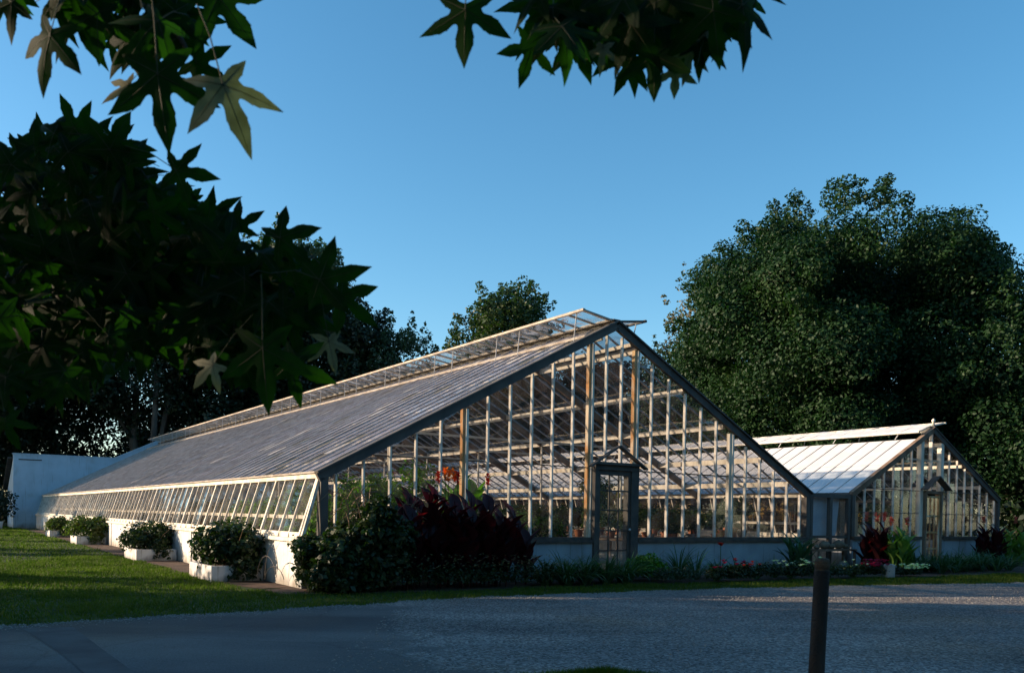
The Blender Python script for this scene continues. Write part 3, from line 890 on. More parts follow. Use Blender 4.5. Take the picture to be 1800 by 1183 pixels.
bm = MB(); bm.box(m2_ - .016, -.045, 2.1, m2_ + .016, .05, R2 - .12); bm.build('mullion', M['bar_white'], g2)
for sg in (-1, 1):
    x = m2_ + sg * .5
    bm = MB(); bm.box(x - .07, -.06, .05, x + .07, .07, rz2(x) - .12); bm.build('gable_post', M['white_wood'], g2)
gm = MB(); xall2 = sorted([.05, W2 - .05] + xs2 + [m2_ - .5, m2_, m2_ + .5])
for a, b_ in zip(xall2[:-1], xall2[1:]):
    z = 2.1 if abs((a + b_) / 2 - m2_) < .45 else S2 + .01
    za_, zb_ = rz2(a) - .1, rz2(b_) - .1
    while z < max(za_, zb_):
        z1 = z + .5; j1, j2 = rnd.uniform(-.006, .006), rnd.uniform(-.006, .006)
        gm.quad((a, .01 + j1, min(z, za_)), (b_, .01 + j2, min(z, zb_)), (b_, .014 + j2, min(z1, zb_)), (a, .014 + j1, min(z1, za_)))
        z = z1
gm.build('gable_glass', M['gable_glass'], g2)
bm = MB(); bm.box(.3, -.03, 2.08, m2_ - .58, -.005, 2.1); bm.box(m2_ + .58, -.03, 2.08, W2 - .3, -.005, 2.1)
bm.box(.1, -.03, 1.46, m2_ - .58, -.005, 1.475); bm.box(m2_ + .58, -.03, 1.46, W2 - .1, -.005, 1.475); bm.build('transom', M['grey_wood'], g2)
bm = MB(); bm.bar((m2_ - 1.0, .06, 2.95), (m2_ + 1.0, .06, 2.95), .04, .05); bm.build('collar_beam', M['white_wood'], g2)
fm = MB(); fm.box(m2_ - .43, -.13, 0, m2_ - .36, .05, 2.02); fm.box(m2_ + .36, -.13, 0, m2_ + .43, .05, 2.02); fm.box(m2_ - .43, -.14, 2.02, m2_ + .43, .05, 2.1)
fm.build('door_frame', M['brown_wood'], g2)
dr = MB(); dr.box(m2_ - .355, -.1, .03, m2_ - .29, -.06, 2.01); dr.box(m2_ + .29, -.1, .03, m2_ + .355, -.06, 2.01)
for z in (.05, .5, .95, 1.4, 1.93):
    dr.box(m2_ - .29, -.1, z - .02, m2_ + .29, -.06, z + .03)
for k in (-.1, .1):
    dr.box(m2_ + k - .012, -.098, .05, m2_ + k + .012, -.062, 1.93)
d2 = dr.build('door', M['rust_wood'], g2)
pg = MB(); pg.quad((m2_ - .29, -.08, .05), (m2_ + .29, -.08, .05), (m2_ + .29, -.078, 1.93), (m2_ - .29, -.078, 1.93)); pg.build('door_pane', M['door_glass'], d2)
cn = MB(); cn.bar((m2_ - .62, -.2, 2.12), (m2_, -.2, 2.5), .2, .03, up=(-.5, 0, 1)); cn.bar((m2_ + .62, -.2, 2.12), (m2_, -.2, 2.5), .2, .03, up=(.5, 0, 1)); cn.build('door_canopy', M['grey_wood'], g2)

# ---------------------------------------------------------------- link between the two houses
lk = thing('glazed_link', 'narrow glazed passage joining the two greenhouses, open below its grey sill', 'passage', W(12.34, 0), TH)
bm = MB(); bm.box(.10, -.06, 1.80, 1.74, .04, 1.90); bm.build('beam', M['grey_wood'], lk)
for x in (.16, .92, 1.66):
    bm = MB(); bm.box(x - .045, -.07, 0, x + .045, .03, 1.80); bm.build('post', M['grey_wood'], lk)
bm = MB(); bm.box(.205, -.05, .80, .875, .02, .86); bm.box(.965, -.05, .80, 1.615, .02, .86); bm.build('sill', M['grey_wood'], lk)
bm = MB(); bm.quad((.2, 0, .86), (.88, 0, .86), (.88, .004, 1.8), (.2, .004, 1.8)); bm.quad((.96, 0, .86), (1.62, 0, .86), (1.62, -.004, 1.8), (.96, -.004, 1.8)); bm.build('glass', M['gable_glass'], lk)
bm = MB(); bm.box(.1, .04, 1.82, 1.75, 24, 1.87); bm.build('gutter', M['white_glass'], lk)
bk = MB(); bk.quad((.22, .12, .86), (1.38, .12, .86), (1.5, .12, 1.8), (.22, .12, 1.8)); bk.build('white_sheet', surf('sheet', (.72, .78, .84), (.55, .62, .70), .6, 2), lk)
# bench with stones and pots in the link
bn = thing('potting_bench', 'rough timber bench below the glazed link between the greenhouses', 'bench', W(12.95, -.32), TH)
bm = MB(); bm.box(-.75, -.2, .50, .75, .2, .54); bm.build('bench_top', M['brown_wood'], bn)
for x in (-.7, .7):
    for y in (-.16, .16):
        bm = MB(); bm.box(x - .025, y - .025, 0, x + .025, y + .025, .50); bm.build('leg', M['brown_wood'], bn)
def rock(rad, seed):
    r_ = random.Random(seed); mb = MB(); k = 10; prof = []
    n0 = len(mb.v)
    for i in range(6):
        ph = math.pi * i / 5
        for j in range(k):
            th = 2 * math.pi * j / k; q = rad * (1 + r_.uniform(-.14, .14))
            mb.v.append((q * math.sin(ph) * math.cos(th) * 1.15, q * math.sin(ph) * math.sin(th), q * .8 * (1 - math.cos(ph)) ))
    for i in range(5):
        for j in range(k):
            j2 = (j + 1) % k
            mb.f.append((i * k + j, (i + 1) * k + j, (i + 1) * k + j2, i * k + j2)); mb.mi.append(0)
    return mb
rkl = ['leftmost round tan stone on the bench below the glazed link', 'second tan stone from the left on the bench below the link',
       'third tan stone from the left on the bench below the link', 'fourth tan stone from the left on the bench below the link',
       'rightmost round tan stone on the bench below the glazed link']
for i, x in enumerate((-.6, -.32, -.03, .25, .52)):
    o = rock((.07, .12, .085, .13, .075)[i], 40 + i).build('stone', M['tan_stone'], loc=W(12.95 + x, -.34, .54), smooth=True)
    tagd(o, rkl[i], 'stone', 'round stones on the bench')
o = rock(.13, 77).build('stone', M['stone'], loc=W(13.4, -.3, .02), smooth=True); tagd(o, 'pale boulder on the soil under the timber bench', 'stone')

# ---------------------------------------------------------------- white end building
eb = thing('outbuilding', 'plain white rendered building closing the far end of the long greenhouse', 'building', W(-1.5, LEN), TH)
HB = 4.15
prof = [(0, 0), (0, HB), (5.17, HB), (7.67, RZ + .22), (7.67 + 2.0, RZ + .22), (14.5, 3.2), (14.5, 0)]
bm = MB()
front = [(p[0], 0, p[1]) for p in prof]; back = [(p[0], .35, p[1]) for p in prof]
bm.poly(front); bm.poly(list(reversed(back)))
for i in range(len(prof)):
    j = (i + 1) % len(prof)
    bm.quad(front[j], front[i], back[i], back[j])
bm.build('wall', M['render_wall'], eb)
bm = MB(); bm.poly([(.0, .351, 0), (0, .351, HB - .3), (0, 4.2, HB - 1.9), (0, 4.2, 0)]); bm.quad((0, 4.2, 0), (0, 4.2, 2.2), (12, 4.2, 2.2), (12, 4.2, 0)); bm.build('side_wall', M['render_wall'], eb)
bm = MB(); bm.bar((6, .36, HB - .2), (6, 4.6, HB - 1.95), 12.5, .08); bm.build('roof', M['roofing'], eb)
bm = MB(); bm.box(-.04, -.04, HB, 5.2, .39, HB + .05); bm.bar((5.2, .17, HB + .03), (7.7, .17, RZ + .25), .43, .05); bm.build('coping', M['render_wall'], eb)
bm = MB(); bm.box(.25, -.02, HB - .32, 1.4, -.001, HB - .26); bm.box(5.4, -.02, HB - .2, 6.0, -.001, HB - .15); bm.build('iron_strap', M['roofing'], eb)

# ---------------------------------------------------------------- foliage builders
def sup(d, e=.62):
    return np.sign(d) * np.abs(d) ** e
def fibdir(rg, n):
    v = rg.normal(size=(n, 3)); return v / np.linalg.norm(v, axis=1, keepdims=True)
def lobe_leaves(rg, centers, radii, per_m2, leaf, flat=.8, reject=None, hemi=None):
    P, Nn, S = [], [], []
    for c, r in zip(centers, radii):
        n = max(8, int(per_m2 * 12.6 * r * r))
        d = fibdir(rg, n)
        if hemi is not None:
            keep = d[:, 2] > hemi
            d = d[keep]; n = len(d)
        rr = r * (.55 + .5 * rg.random(n) ** .6)
        rr *= 1 + .18 * np.sin(d[:, 0] * 5 + c[0]) * np.sin(d[:, 2] * 6 + c[2])
        p = np.array(c) + d * rr[:, None] * np.array([1, 1, flat])
        nn = d * .7 + np.array([0, 0, .45]) + rg.normal(size=(n, 3)) * .55
        P.append(p); Nn.append(nn); S.append(leaf * rg.uniform(.6, 1.35, n))
    P = np.concatenate(P); Nn = np.concatenate(Nn); S = np.concatenate(S)
    if reject is not None:
        k = ~reject(P); P, Nn, S = P[k], Nn[k], S[k]
    return P, Nn, S

def make_tree(name, label, base, height, cr, cz0, mat, seed, nl=55, lr=(1.0, 1.9), dens=28, leaf=.2, group=None, cat='tree',
              trunk_r=.3, reject=None, cry=None, top_pow=1.0, spikes=0, core=True, limbs=7, flat=.85, full=0):
    """base world (x,y); crown ellipsoid radius cr, from cz0 to height"""
    rg = np.random.default_rng(seed); rr = random.Random(seed)
    t_ = thing(name, label, cat, (base[0], base[1], 0), 0, group)
    cry = cry or cr
    cz = (height + cz0) / 2; rz_ = (height - cz0) / 2
    C, Rr = [], []
    d = fibdir(rg, nl)
    if full:
        d = sup(d, .74); d = d / np.maximum(1, np.linalg.norm(d, axis=1, keepdims=True) * .93)
    for k in range(nl):
        q = rg.uniform(.72, .98) if (not core or k < nl * .75) else rg.uniform(.1, .6)
        r = rg.uniform(*lr)
        z = d[k, 2]
        wz = (1 - max(0, z) * (1 - top_pow)) 
        c = (d[k, 0] * max(.2, cr - r * .75) * q * wz, d[k, 1] * max(.2, cry - r * .75) * q * wz, cz + z * (rz_ - r * .6) * q)
        C.append(c); Rr.append(r)
    for k in range(spikes):   # loose tufts that break the outline
        dd = fibdir(rg, 1)[0]; dd[2] = abs(dd[2]) * .9 + .1; dd /= np.linalg.norm(dd)
        r = rg.uniform(.28, .5) * lr[0]
        for s_ in (0.95, 1.03):
            C.append((dd[0] * cr * s_, dd[1] * cry * s_, cz + dd[2] * rz_ * s_)); Rr.append(r * (1.2 - .5 * (s_ > 1)))
    wrej = None
    if reject is not None:
        wrej = lambda P: reject(P + np.array([base[0], base[1], 0]))
    P, Nn, S = lobe_leaves(rg, C, Rr, dens, leaf, flat, wrej)
    quads_obj('crown', leaf_quads(P, Nn, S, rg), mat, t_)
    tm = MB()
    top = cz + rz_ * .3
    pts = [(rr.uniform(-.1, .1) * k, rr.uniform(-.1, .1) * k, top * k / 5) for k in range(6)]
    tm.tube(pts, [trunk_r * (1.25 if k == 0 else 1 - .16 * k) for k in range(6)], 9)
    tm.build('trunk', M['bark'], t_, smooth=True)
    lm = MB()
    for k in range(limbs):
        c = C[(k * 5) % nl]; z0 = cz0 * .8 + (top - cz0 * .8) * k / limbs
        s0 = Vector((pts[2][0], pts[2][1], max(z0, .8))); e = Vector(c)
        mid = s0.lerp(e, .5) + Vector((0, 0, -.15 * (e - s0).length + .3))
        lm.tube([s0, mid, e], [trunk_r * .42, trunk_r * .28, trunk_r * .08], 6)
    lm.build('limb', M['bark'], t_, smooth=True)
    return t_

# background trees -----------------------------------------------------------
def tb(px, depth):
    return ((px - 900) / F * depth, depth)
def topz(px, py, depth):
    return EYE + (904 + .0172 * (px - 900) - py) * depth / F
G = 'trees behind the greenhouses'
make_tree('maple_tree', 'huge round dark green maple behind the smaller greenhouse', tb(1470, 41), topz(1470, 350, 41), 8.0, .8, M['maple'], 21, 210, (1.1, 2.1), 72, .16, G, trunk_r=.45, spikes=52, limbs=9, full=1)
make_tree('maple_tree', 'dark maple at the right edge, lower than the huge round one', tb(1800, 36), topz(1800, 480, 36), 5.4, .4, M['maple'], 22, 110, (.9, 1.6), 44, .16, G, spikes=24)
make_tree('maple_tree', 'dark leafy tree rising far right behind the maples', tb(2000, 52), topz(2000, 500, 52), 7, 1.0, M['dark_leaf'], 23, 70, (1.2, 2.0), 16, .28, G)
make_tree('elm_tree', 'sparse brownish tree beside the left flank of the huge maple', tb(1228, 50), topz(1228, 455, 50), 2.9, 3.0, M['pale_leaf'], 24, 60, (.5, 1.0), 26, .2, G, spikes=20)
make_tree('elm_tree', 'loose blue-green tree just right of the main gable ridge', tb(1180, 47), topz(1180, 585, 47), 3.0, 1.0, M['blue_leaf'], 25, 60, (.6, 1.1), 26, .2, G, spikes=18)
make_tree('elm_tree', 'rounded olive-green tree above the middle of the main roof', tb(888, 52), topz(888, 490, 52), 3.75, 4.5, M['mid_leaf'], 26, 110, (.7, 1.2), 40, .2, G, spikes=34, top_pow=.75)
make_tree('elm_tree', 'small blue-green tree left of the rounded one over the roof', tb(700, 60), topz(700, 552, 60), 3.2, 3.0, M['blue_leaf'], 27, 80, (.6, 1.2), 26, .24, G, spikes=24)
make_tree('oak_tree', 'tall grey-green tree poking above the overhanging leaves', tb(500, 63), topz(500, 392, 63), 5.4, 4.0, M['blue_leaf'], 28, 130, (1.0, 1.7), 26, .26, G, spikes=34)
make_tree('oak_tree', 'dark tree between the tall grey-green tree and the small round one', tb(600, 60), topz(600, 505, 60), 4.2, 3.0, M['dark_leaf'], 29, 70, (1.0, 1.6), 22, .26, G, spikes=20)
make_tree('oak_tree', 'black-green tree behind the far end of the long roof', tb(390, 58), topz(390, 420, 58), 5.2, 3.8, M['dark_leaf'], 30, 80, (1.0, 1.7), 20, .26, G, spikes=20, trunk_r=.32)
make_tree('oak_tree', 'dark tree with bare forked trunk left of the roof end', tb(240, 57), topz(240, 400, 57), 5.8, 5.0, M['dark_leaf'], 31, 80, (1.0, 1.7), 20, .26, G, trunk_r=.36)
make_tree('oak_tree', 'dark tree standing behind the white end building', tb(90, 60), topz(90, 380, 60), 6.0, 4.0, M['dark_leaf'], 32, 80, (1.2, 2.0), 16, .28, G)
make_tree('oak_tree', 'dark tree at the far left edge behind the lawn', tb(-40, 56), topz(-40, 420, 56), 6.0, 2.0, M['dark_leaf'], 33, 80, (1.2, 2.0), 16, .28, G)
for i, (px, py, d, r) in enumerate(((800, 650, 58, 3.4), (880, 630, 57, 3.6), (960, 612, 55, 3.6), (1035, 622, 54, 3.6), (1110, 630, 52, 3.4), (740, 640, 62, 3.6))):
    make_tree('oak_tree', ['first', 'second', 'third', 'fourth', 'fifth'][i] + ' dark tree from the left seen through the roof glass' if i < 5 else 'low dark tree just left of those seen through the roof glass', tb(px, d), topz(px, py, d), r, .5, M['dark_leaf'], 40 + i, 60, (.9, 1.5), 22, .26, G, limbs=4)
# slim trunks in front of the wood, left
for i, px in enumerate((262, 285, 318, 345)):
    b_ = tb(px, 55 + i)
    tt = thing('bare_trunk', '%s slim dark trunk from the left in the wood beyond the roof end' % ORD[i], 'tree trunk', (b_[0], b_[1], 0), 0, 'slim trunks in the dark wood')
    mb = MB(); a = random.Random(i); mb.tube([(0, 0, 0), (a.uniform(-.3, .3), 0, 5), (a.uniform(-.8, .8), 0, 10), (a.uniform(-1.2, 1.2), 0, 14)], [.24, .2, .15, .07], 7)
    mb.build('trunk', M['bark'], tt, smooth=True)
# understory hedge masses
ux = 0
specs = [(-46, 62, 9), (-38, 64, 9.5), (-31, 62, 9.4), (-25, 66, 9.4), (-19, 64, 9.5), (-13, 64, 9), (-7, 62, 5.5), (-1, 60, 5), (5, 56, 5.5), (10, 52, 5), (15, 51, 5), (20, 47, 5), (25, 44, 5.5), (29, 38, 4.5), (24, 33, 3.6), (31, 31, 4.5), (-36, 52, 3.2), (37, 42, 6), (43, 36, 6)]
for i, (x, y, h) in enumerate(specs):
    rg = np.random.default_rng(100 + i)
    n = 26 + int(h > 8) * 22
    C = np.stack([rg.uniform(-4.3, 4.3, n), rg.uniform(-1.5, 1.5, n), rg.uniform(.5, h - .9, n)], 1)
    P, Nn, S = lobe_leaves(rg, C, rg.uniform(.9, 1.5, n), 14, .3)
    o = quads_obj('bush', leaf_quads(P, Nn, S, rg), M['dark_leaf'], loc=(x, y, 0))
    tagd(o, '%s dark bush from the left in the undergrowth behind the greenhouses' % ORD[i], 'bush', 'dark undergrowth behind the greenhouses')

# trees out of view: shade from the left, dark reflections from the right -----------
kx = 1 / math.tan(SUN_EL)
cs, ss = math.cos(SUN_AZ), math.sin(SUN_AZ)
def ground_hit(P):
    return P[:, 0] + cs * kx * P[:, 2], P[:, 1] + ss * kx * P[:, 2]
holes = [(-4.4, 7.2, 1.5, .13), (-4.6, 6.6, 1.2, .07), (7.5, 11.9, 4.2, .22), (7.2, 12.5, 3.2, .08), (9.5, 13.2, 4.5, .16), (9.0, 14.3, 4, .12), (11.5, 15.6, 3, .2)]
hr = random.Random(21)
_h = []
for hx, hy, ha, hb in holes:
    for _ in range(16):
        q = hr.uniform(-1, 1)
        _h.append((hx + q * ha, hy + hr.gauss(0, .55) * hb, ha * hr.uniform(.08, .38), hb * hr.uniform(.2, .75)))
for _ in range(30):
    _h.append((hr.uniform(-1, 13), hr.uniform(13.2, 19), hr.uniform(.15, .5), hr.uniform(.02, .06)))
holes = _h
sunlit = []   # places among the overhanging leaves reached by sun through gaps cut in the crowns for it
def rej(P):
    gx, gy = ground_hit(P)
    bad = np.zeros(len(P), bool)
    for hx, hy, ha, hb in holes:
        dx, dy = gx - hx, gy - hy
        a = dx * cs + dy * ss; b = -dx * ss + dy * cs
        bad |= (a / ha) ** 2 + (b / hb) ** 2 < 1
    l_ = np.array(ldir)
    for c, r in sunlit:
        v = np.array(c) - P; s_ = v @ l_
        dist = np.linalg.norm(v - s_[:, None] * l_, axis=1)
        bad |= (dist < r + .0045 * np.maximum(s_, 0)) & (s_ > 0)
    return bad
GS = 'trees to the left outside the picture'
for (px, py, d, r) in ((392, 160, 1.2, .12), (88, 62, 1.25, .07), (290, 140, 1.25, .09), (374, 642, 1.5, .05), (575, 600, 1.6, .05), (240, 60, 1.4, .03), (300, 50, 1.4, .02), (120, 25, 1.4, .03), (235, 150, 1.35, .05),
        (150, 490, 1.8, .05), (165, 520, 1.8, .04), (20, 490, 1.7, .03), (190, 590, 1.6, .05), (60, 540, 1.7, .03), (10, 740, 1.3, .06), (300, 610, 1.6, .03), (930, 90, 1.35, .05), (1060, 90, 1.35, .03), (1190, 140, 1.4, .03),
        (1214, 90, 1.35, .04), (1230, 70, 1.3, .03), (1170, 30, 1.4, .03), (1310, 80, 1.3, .03), (450, 640, 1.4, .02), (100, 350, 1.8, .03), (60, 420, 1.8, .04), (140, 560, 1.7, .05), (90, 600, 1.7, .05), (230, 590, 1.7, .04), (350, 620, 1.6, .04), (200, 520, 1.7, .03), (420, 660, 1.5, .03), (290, 560, 1.7, .03), (30, 640, 1.7, .05), (480, 590, 1.6, .03)):
    sunlit.append((at(px, py, d), r))
k = 0
for (x, y, h, r, z0) in ((-19, 9.6, 13, 3.9, .6), (-22, 4.0, 15, 4.6, .6), (-20, -2.5, 15, 4.8, .6), (-28, 8.0, 16, 4.8, 1), (-30, 0, 17, 5.5, 1), (-25, -10, 15, 5, 1)):
    make_tree('offscreen_tree', '%s shade tree of the row left of the drive' % ORD[k], (x, y), h, r, z0, M['dark_leaf'], 60 + k, 90, (1.2, 2.0), 13, .42, GS, reject=rej); k += 1
for (x, y, h, r, z0) in ((-72, 50, 30, 7, 1), (-70, 61, 31, 8, 1), (-70, 74, 28, 8, 1)):  # tall unseen trees added to keep the far left wood dark
    make_tree('offscreen_tree', '%s unseen tree, added beyond the lawn to shade the wood' % ORD[k], (x, y), h, r, z0, M['dark_leaf'], 60 + k, 60, (1.8, 2.8), 6, .55, GS); k += 1
for (x, y, h, r, z0) in ((40, 8, 17, 6, 1), (44, -4, 18, 6.5, 1), (38, -16, 17, 6, 1), (28, -26, 18, 6.5, 1), (14, -32, 17, 6.5, 1), (0, -30, 18, 6.5, 1), (46, 20, 17, 6, 1), (52, 32, 18, 7, 1), (32, 20, 9, 4.5, .5), (33, 12.5, 10, 4.8, .2), (32, 5, 9.5, 4.8, .2), (31, -3, 10, 4.8, .2), (28, -11, 9.5, 4.8, .2), (22, -19, 10, 4.8, .2), (13, -23, 10, 4.8, .2), (-14, -28, 17, 6, 1)):  # unseen trees added so the gable panes reflect something dark
    make_tree('offscreen_tree', '%s unseen tree, added across the drive to darken reflections' % ORD[k], (x, y), h, r, z0, M['dark_leaf'], 60 + k, 60, (1.6, 2.6), 7, .55, GS); k += 1
# small shrubby trees that throw bands over the lawn
for (x, y, h, r) in ((-14.5, 14.9, 2.9, 2.0), (-16.5, 22.3, 2.6, 1.0), (-17.5, 24.5, 2.9, 1.2), (-21, 30.5, 3.0, .35), (-25, 36, 3.2, .35), (-28, 41, 3.2, .4)):
    make_tree('offscreen_tree', '%s shade tree, a small one beside the lawn' % ORD[k], (x, y), h, r, .2, M['dark_leaf'], 60 + k, 26, (.3, .6), 26, .2, GS, trunk_r=.1, limbs=3); k += 1

# ---------------------------------------------------------------- planters and shrubs
def leafball(rg, cx, cy, cz, rx, ry, rz_, n, leaf, hemi=-.6):
    d = fibdir(rg, n); d = d[d[:, 2] > hemi]; n = len(d)
    q = .5 + .55 * rg.random(n) ** .7
    q *= 1 + .22 * np.sin(d[:, 0] * 6 + cx * 3) * np.sin(d[:, 1] * 5 + 1) + .12 * np.sin(d[:, 2] * 9)
    p = np.array([cx, cy, cz]) + d * q[:, None] * np.array([rx, ry, rz_])
    return p, d * .6 + np.array([0, 0, .5]) + rg.normal(size=(n, 3)) * .6, leaf * rg.uniform(.6, 1.4, n)
def foliage(name, blobs, leaf, mat, parent, seed, per=500, hemi=-.6, loc=None):
    rg = np.random.default_rng(seed); A = [leafball(rg, *b, per, leaf, hemi) for b in blobs]
    P = np.concatenate([a[0] for a in A]); Nn = np.concatenate([a[1] for a in A]); S = np.concatenate([a[2] for a in A])
    return quads_obj(name, leaf_quads(P, Nn, S, rg, .62), mat, parent, loc)
pl = [(1.7, 'nearest white planter box of the row along the side wall', 'broad leafy shrub spilling over the nearest planter box'),
      (8.2, 'second white planter box from the near end of the side wall', 'dark round shrub in the second planter box'),
      (18.2, 'third white planter box from the near end of the side wall', 'green and orange shrub in the third planter box'),
      (26.0, 'farthest white planter box along the side wall', 'yellowish shrub in the farthest planter box')]
for i, (L, lab, slab) in enumerate(pl):
    t_ = thing('planter_box', lab, 'planter', W(-1.3, L), TH, 'white planter boxes along the side wall')
    wl = .9
    bm = MB(); H = .28
    bm.box(0, 0, 0, wl, .06, H); bm.box(0, 1.44, 0, wl, 1.5, H); bm.box(0, .06, 0, .06, 1.44, H); bm.box(wl - .06, .06, 0, wl, 1.44, H)
    bm.build('box', M['planter_paint'], t_)
    bm = MB(); bm.box(.06, .06, .1, wl - .06, 1.44, H - .05); bm.build('earth', M['soil'], t_)
    s_ = thing('potted_shrub', slab, 'shrub', W(-.85, L + .75, H - .05), TH, 'shrubs in the white planter boxes')
    r_ = random.Random(i + 50)
    bl_ = [(r_.uniform(-.45, .35), r_.uniform(-.75, .75), r_.uniform(.15, .42), r_.uniform(.28, .42), r_.uniform(.3, .45), r_.uniform(.22, .34)) for _ in range(11)]
    bl_.append((.1, -.8, .02, .25, .2, .3))
    foliage('foliage', bl_, .085, M['shrub'] if i < 2 else M['shrub_yellow'], s_, 200 + i, 620)
    s_.scale = [(1.05, 1.0, 1.12), (.95, .85, .92), (1.05, .9, 1.05), (.9, 1.05, .85)][i]
    mb = MB()
    for _ in range(22):
        a = r_.uniform(0, 6.28); l = r_.uniform(.35, .62)
        y0 = r_.uniform(-.6, .6)
        mb.tube([(0, y0, 0), (math.cos(a) * l * .5, y0 + math.sin(a) * l * .5, l * .7), (math.cos(a) * l * .95, y0 + math.sin(a) * l, l)], [.008, .006, .003], 4)
    mb.build('stem', M['tendril'], s_)

# corner shrub with vine
cs_ = thing('corner_shrub', 'large dark leafy shrub with arching stems smothering the near greenhouse corner', 'shrub', W(.25, -.75), TH)
r_ = random.Random(9)
bl_ = []
for _ in range(40):
    x = r_.uniform(-.55, .75); hmax = 1.15 if x > -.3 else .5
    if x > .1: hmax = 1.38
    bl_.append((x, r_.uniform(-.35, .4), r_.uniform(.1, hmax), r_.uniform(.22, .36), r_.uniform(.2, .32), r_.uniform(.2, .3)))
foliage('foliage', bl_, .10, M['shrub'], cs_, 300, 420, -1)
mb = MB()
for _ in range(30):
    a = r_.uniform(-1, 4.0); l = r_.uniform(.5, .9); x = r_.uniform(-.1, .9); h = r_.uniform(1.15, 1.75)
    pts = [(x, 0, .6)]
    for k in range(1, 7):
        u = k / 6
        pts.append((x + math.cos(a) * l * u ** 1.6, .3 * math.sin(a) * l * u ** 1.6, .6 + (h - .6) * math.sin(u * 2.2)))
    mb.tube(pts, .006, 4)
mb.build('stem', M['tendril'], cs_)
vb = [(r_.uniform(-.85, -.5), r_.uniform(.1, .5), r_.uniform(.05, .75), .15, .15, .15) for _ in range(8)]
foliage('vine', vb, .075, M['shrub'], cs_, 301, 170, -1)
# wiry arching twigs against the side wall
wv = MB()
for (y0, s_, h) in ((.75, .35, .62), (1.0, .5, .45), (.6, .5, .3)):
    pts = [(-.56 - OUT + .3, y0 + s_ * math.cos(u) - .7, .05 + h * math.sin(u)) for u in np.linspace(.2, 2.7, 9)]
    wv.tube([(p[0] - .35, p[1] + 1.1, p[2]) for p in pts], .007, 4)
wv.build('twig', M['dark_wood'], cs_)

# cannas
def tpx(px, L):
    q = (px - 900) / F
    return (q * (14 + .829 * L) + 3.1 + .56 * L) / (.829 - .56 * q)
protos = []
def canna(name, label, t, L, stems, height, spread, mat, petals, seed, flowers=None, leaf_l=.5, leaf_w=.2, group=None, fsize=.05):
    r_ = random.Random(seed)
    o = thing(name, label, 'plant', W(t, L), TH, group)
    lf = MB(); stm = MB(); fw = MB()
    for i in range(stems):
        x = r_.uniform(-1, 1) * spread[0]; y = r_.uniform(-1, 1) * spread[1]
        h = height * r_.uniform(.72, 1.0) * (1 - .18 * abs(x) / max(spread[0], .01))
        lean = (r_.uniform(-.06, .06) + x * .14, r_.uniform(-.06, .06))
        stm.tube([(x, y, 0), (x + lean[0] * h, y + lean[1] * h, h * .9)], [.013, .008], 5)
        nlv = 7
        for k in range(nlv):
            u = .15 + .75 * k / (nlv - 1)
            az = k * 2.4 + r_.uniform(-.5, .5)
            b0 = (x + lean[0] * h * u, y + lean[1] * h * u, h * u * .88)
            lf.blade(b0, az, leaf_l * r_.uniform(.8, 1.15) * (1.1 - .35 * u), leaf_w * r_.uniform(.8, 1.15) * (1.1 - .3 * u), .25 + r_.uniform(0, .3), r_.uniform(.2, .9), 6, shape='leaf', fold=.22)
        if petals and flowers and i in flowers:
            hx, hy, hz = x + lean[0] * h, y + lean[1] * h, height * .93
            stm.tube([(hx, hy, h * .7), (hx, hy, hz + .22)], .006, 4)
            for q in range(44):
                a = r_.uniform(0, 6.28); zz = hz + r_.uniform(.06, .26)
                fw.blade((hx + math.cos(a) * .02, hy + math.sin(a) * .02, zz), a, fsize * r_.uniform(1, 1.6), fsize * .8, r_.uniform(.3, 1.3), 1.0, 3, shape='leaf')
    lf.build('foliage', mat, o, smooth=True); stm.build('stem', mat, o)
    if fw.v: fw.build('blossom', petals, o)
    return o
canna('canna_plant', 'tall maroon canna clump in front of the gable with orange flower spikes at its left', 1.6, -.75, 17, 1.85, (.62, .35), M['canna_red'], M['orange_petal'], 71, (3, 9, 12), .50, .27, 'maroon cannas before the main gable')
canna('canna_plant', 'maroon canna clump with one bright orange flower spike, middle of the dark mass', 2.35, -.75, 18, 1.80, (.6, .35), M['canna_red'], M['red_petal'], 72, (2, 8, 13), .50, .27, 'maroon cannas before the main gable')
canna('canna_plant', 'maroon canna clump with wide drooping leaf at the right of the dark mass', 3.1, -.7, 12, 1.45, (.42, .3), M['canna_red'], None, 73, None, .6, .26, 'maroon cannas before the main gable')
canna('canna_plant', 'short maroon canna nearest the shrub at the corner', .95, -.8, 9, 1.45, (.35, .3), M['canna_red'], None, 74, None, .46, .24, 'maroon cannas before the main gable')
canna('canna_plant', 'dark maroon canna with pink flowers left of the small house door', tpx(1540, -1.1), -1.1, 10, 1.25, (.3, .3), M['canna_red'], M['pink_petal'], 75, (1, 5, 7), .5, .2, 'cannas before the small greenhouse', .06)
canna('canna_plant', 'bright green canna with pink flower head left of the small house door', tpx(1582, -1.45), -1.45, 12, 1.15, (.38, .3), M['canna_green'], M['pink_petal'], 76, (4, 9), .46, .2, 'cannas before the small greenhouse', .06)
canna('canna_plant', 'dark maroon canna at the right corner of the small greenhouse', tpx(1737, -.9), -.9, 10, 1.25, (.35, .3), M['canna_red'], M['pink_petal'], 77, (2,), .5, .2, 'cannas before the small greenhouse', .06)
canna('canna_plant', 'green canna beyond the right corner of the small greenhouse', tpx(1772, -.6), -.6, 9, 1.25, (.3, .3), M['canna_green'], M['pink_petal'], 78, (3,), .46, .19, 'cannas before the small greenhouse', .05)
canna('canna_plant', 'upright green leafy plant at the right corner of the main gable', tpx(1410, -.9), -.9, 8, .85, (.25, .2), M['strap'], None, 79, None, .6, .12)

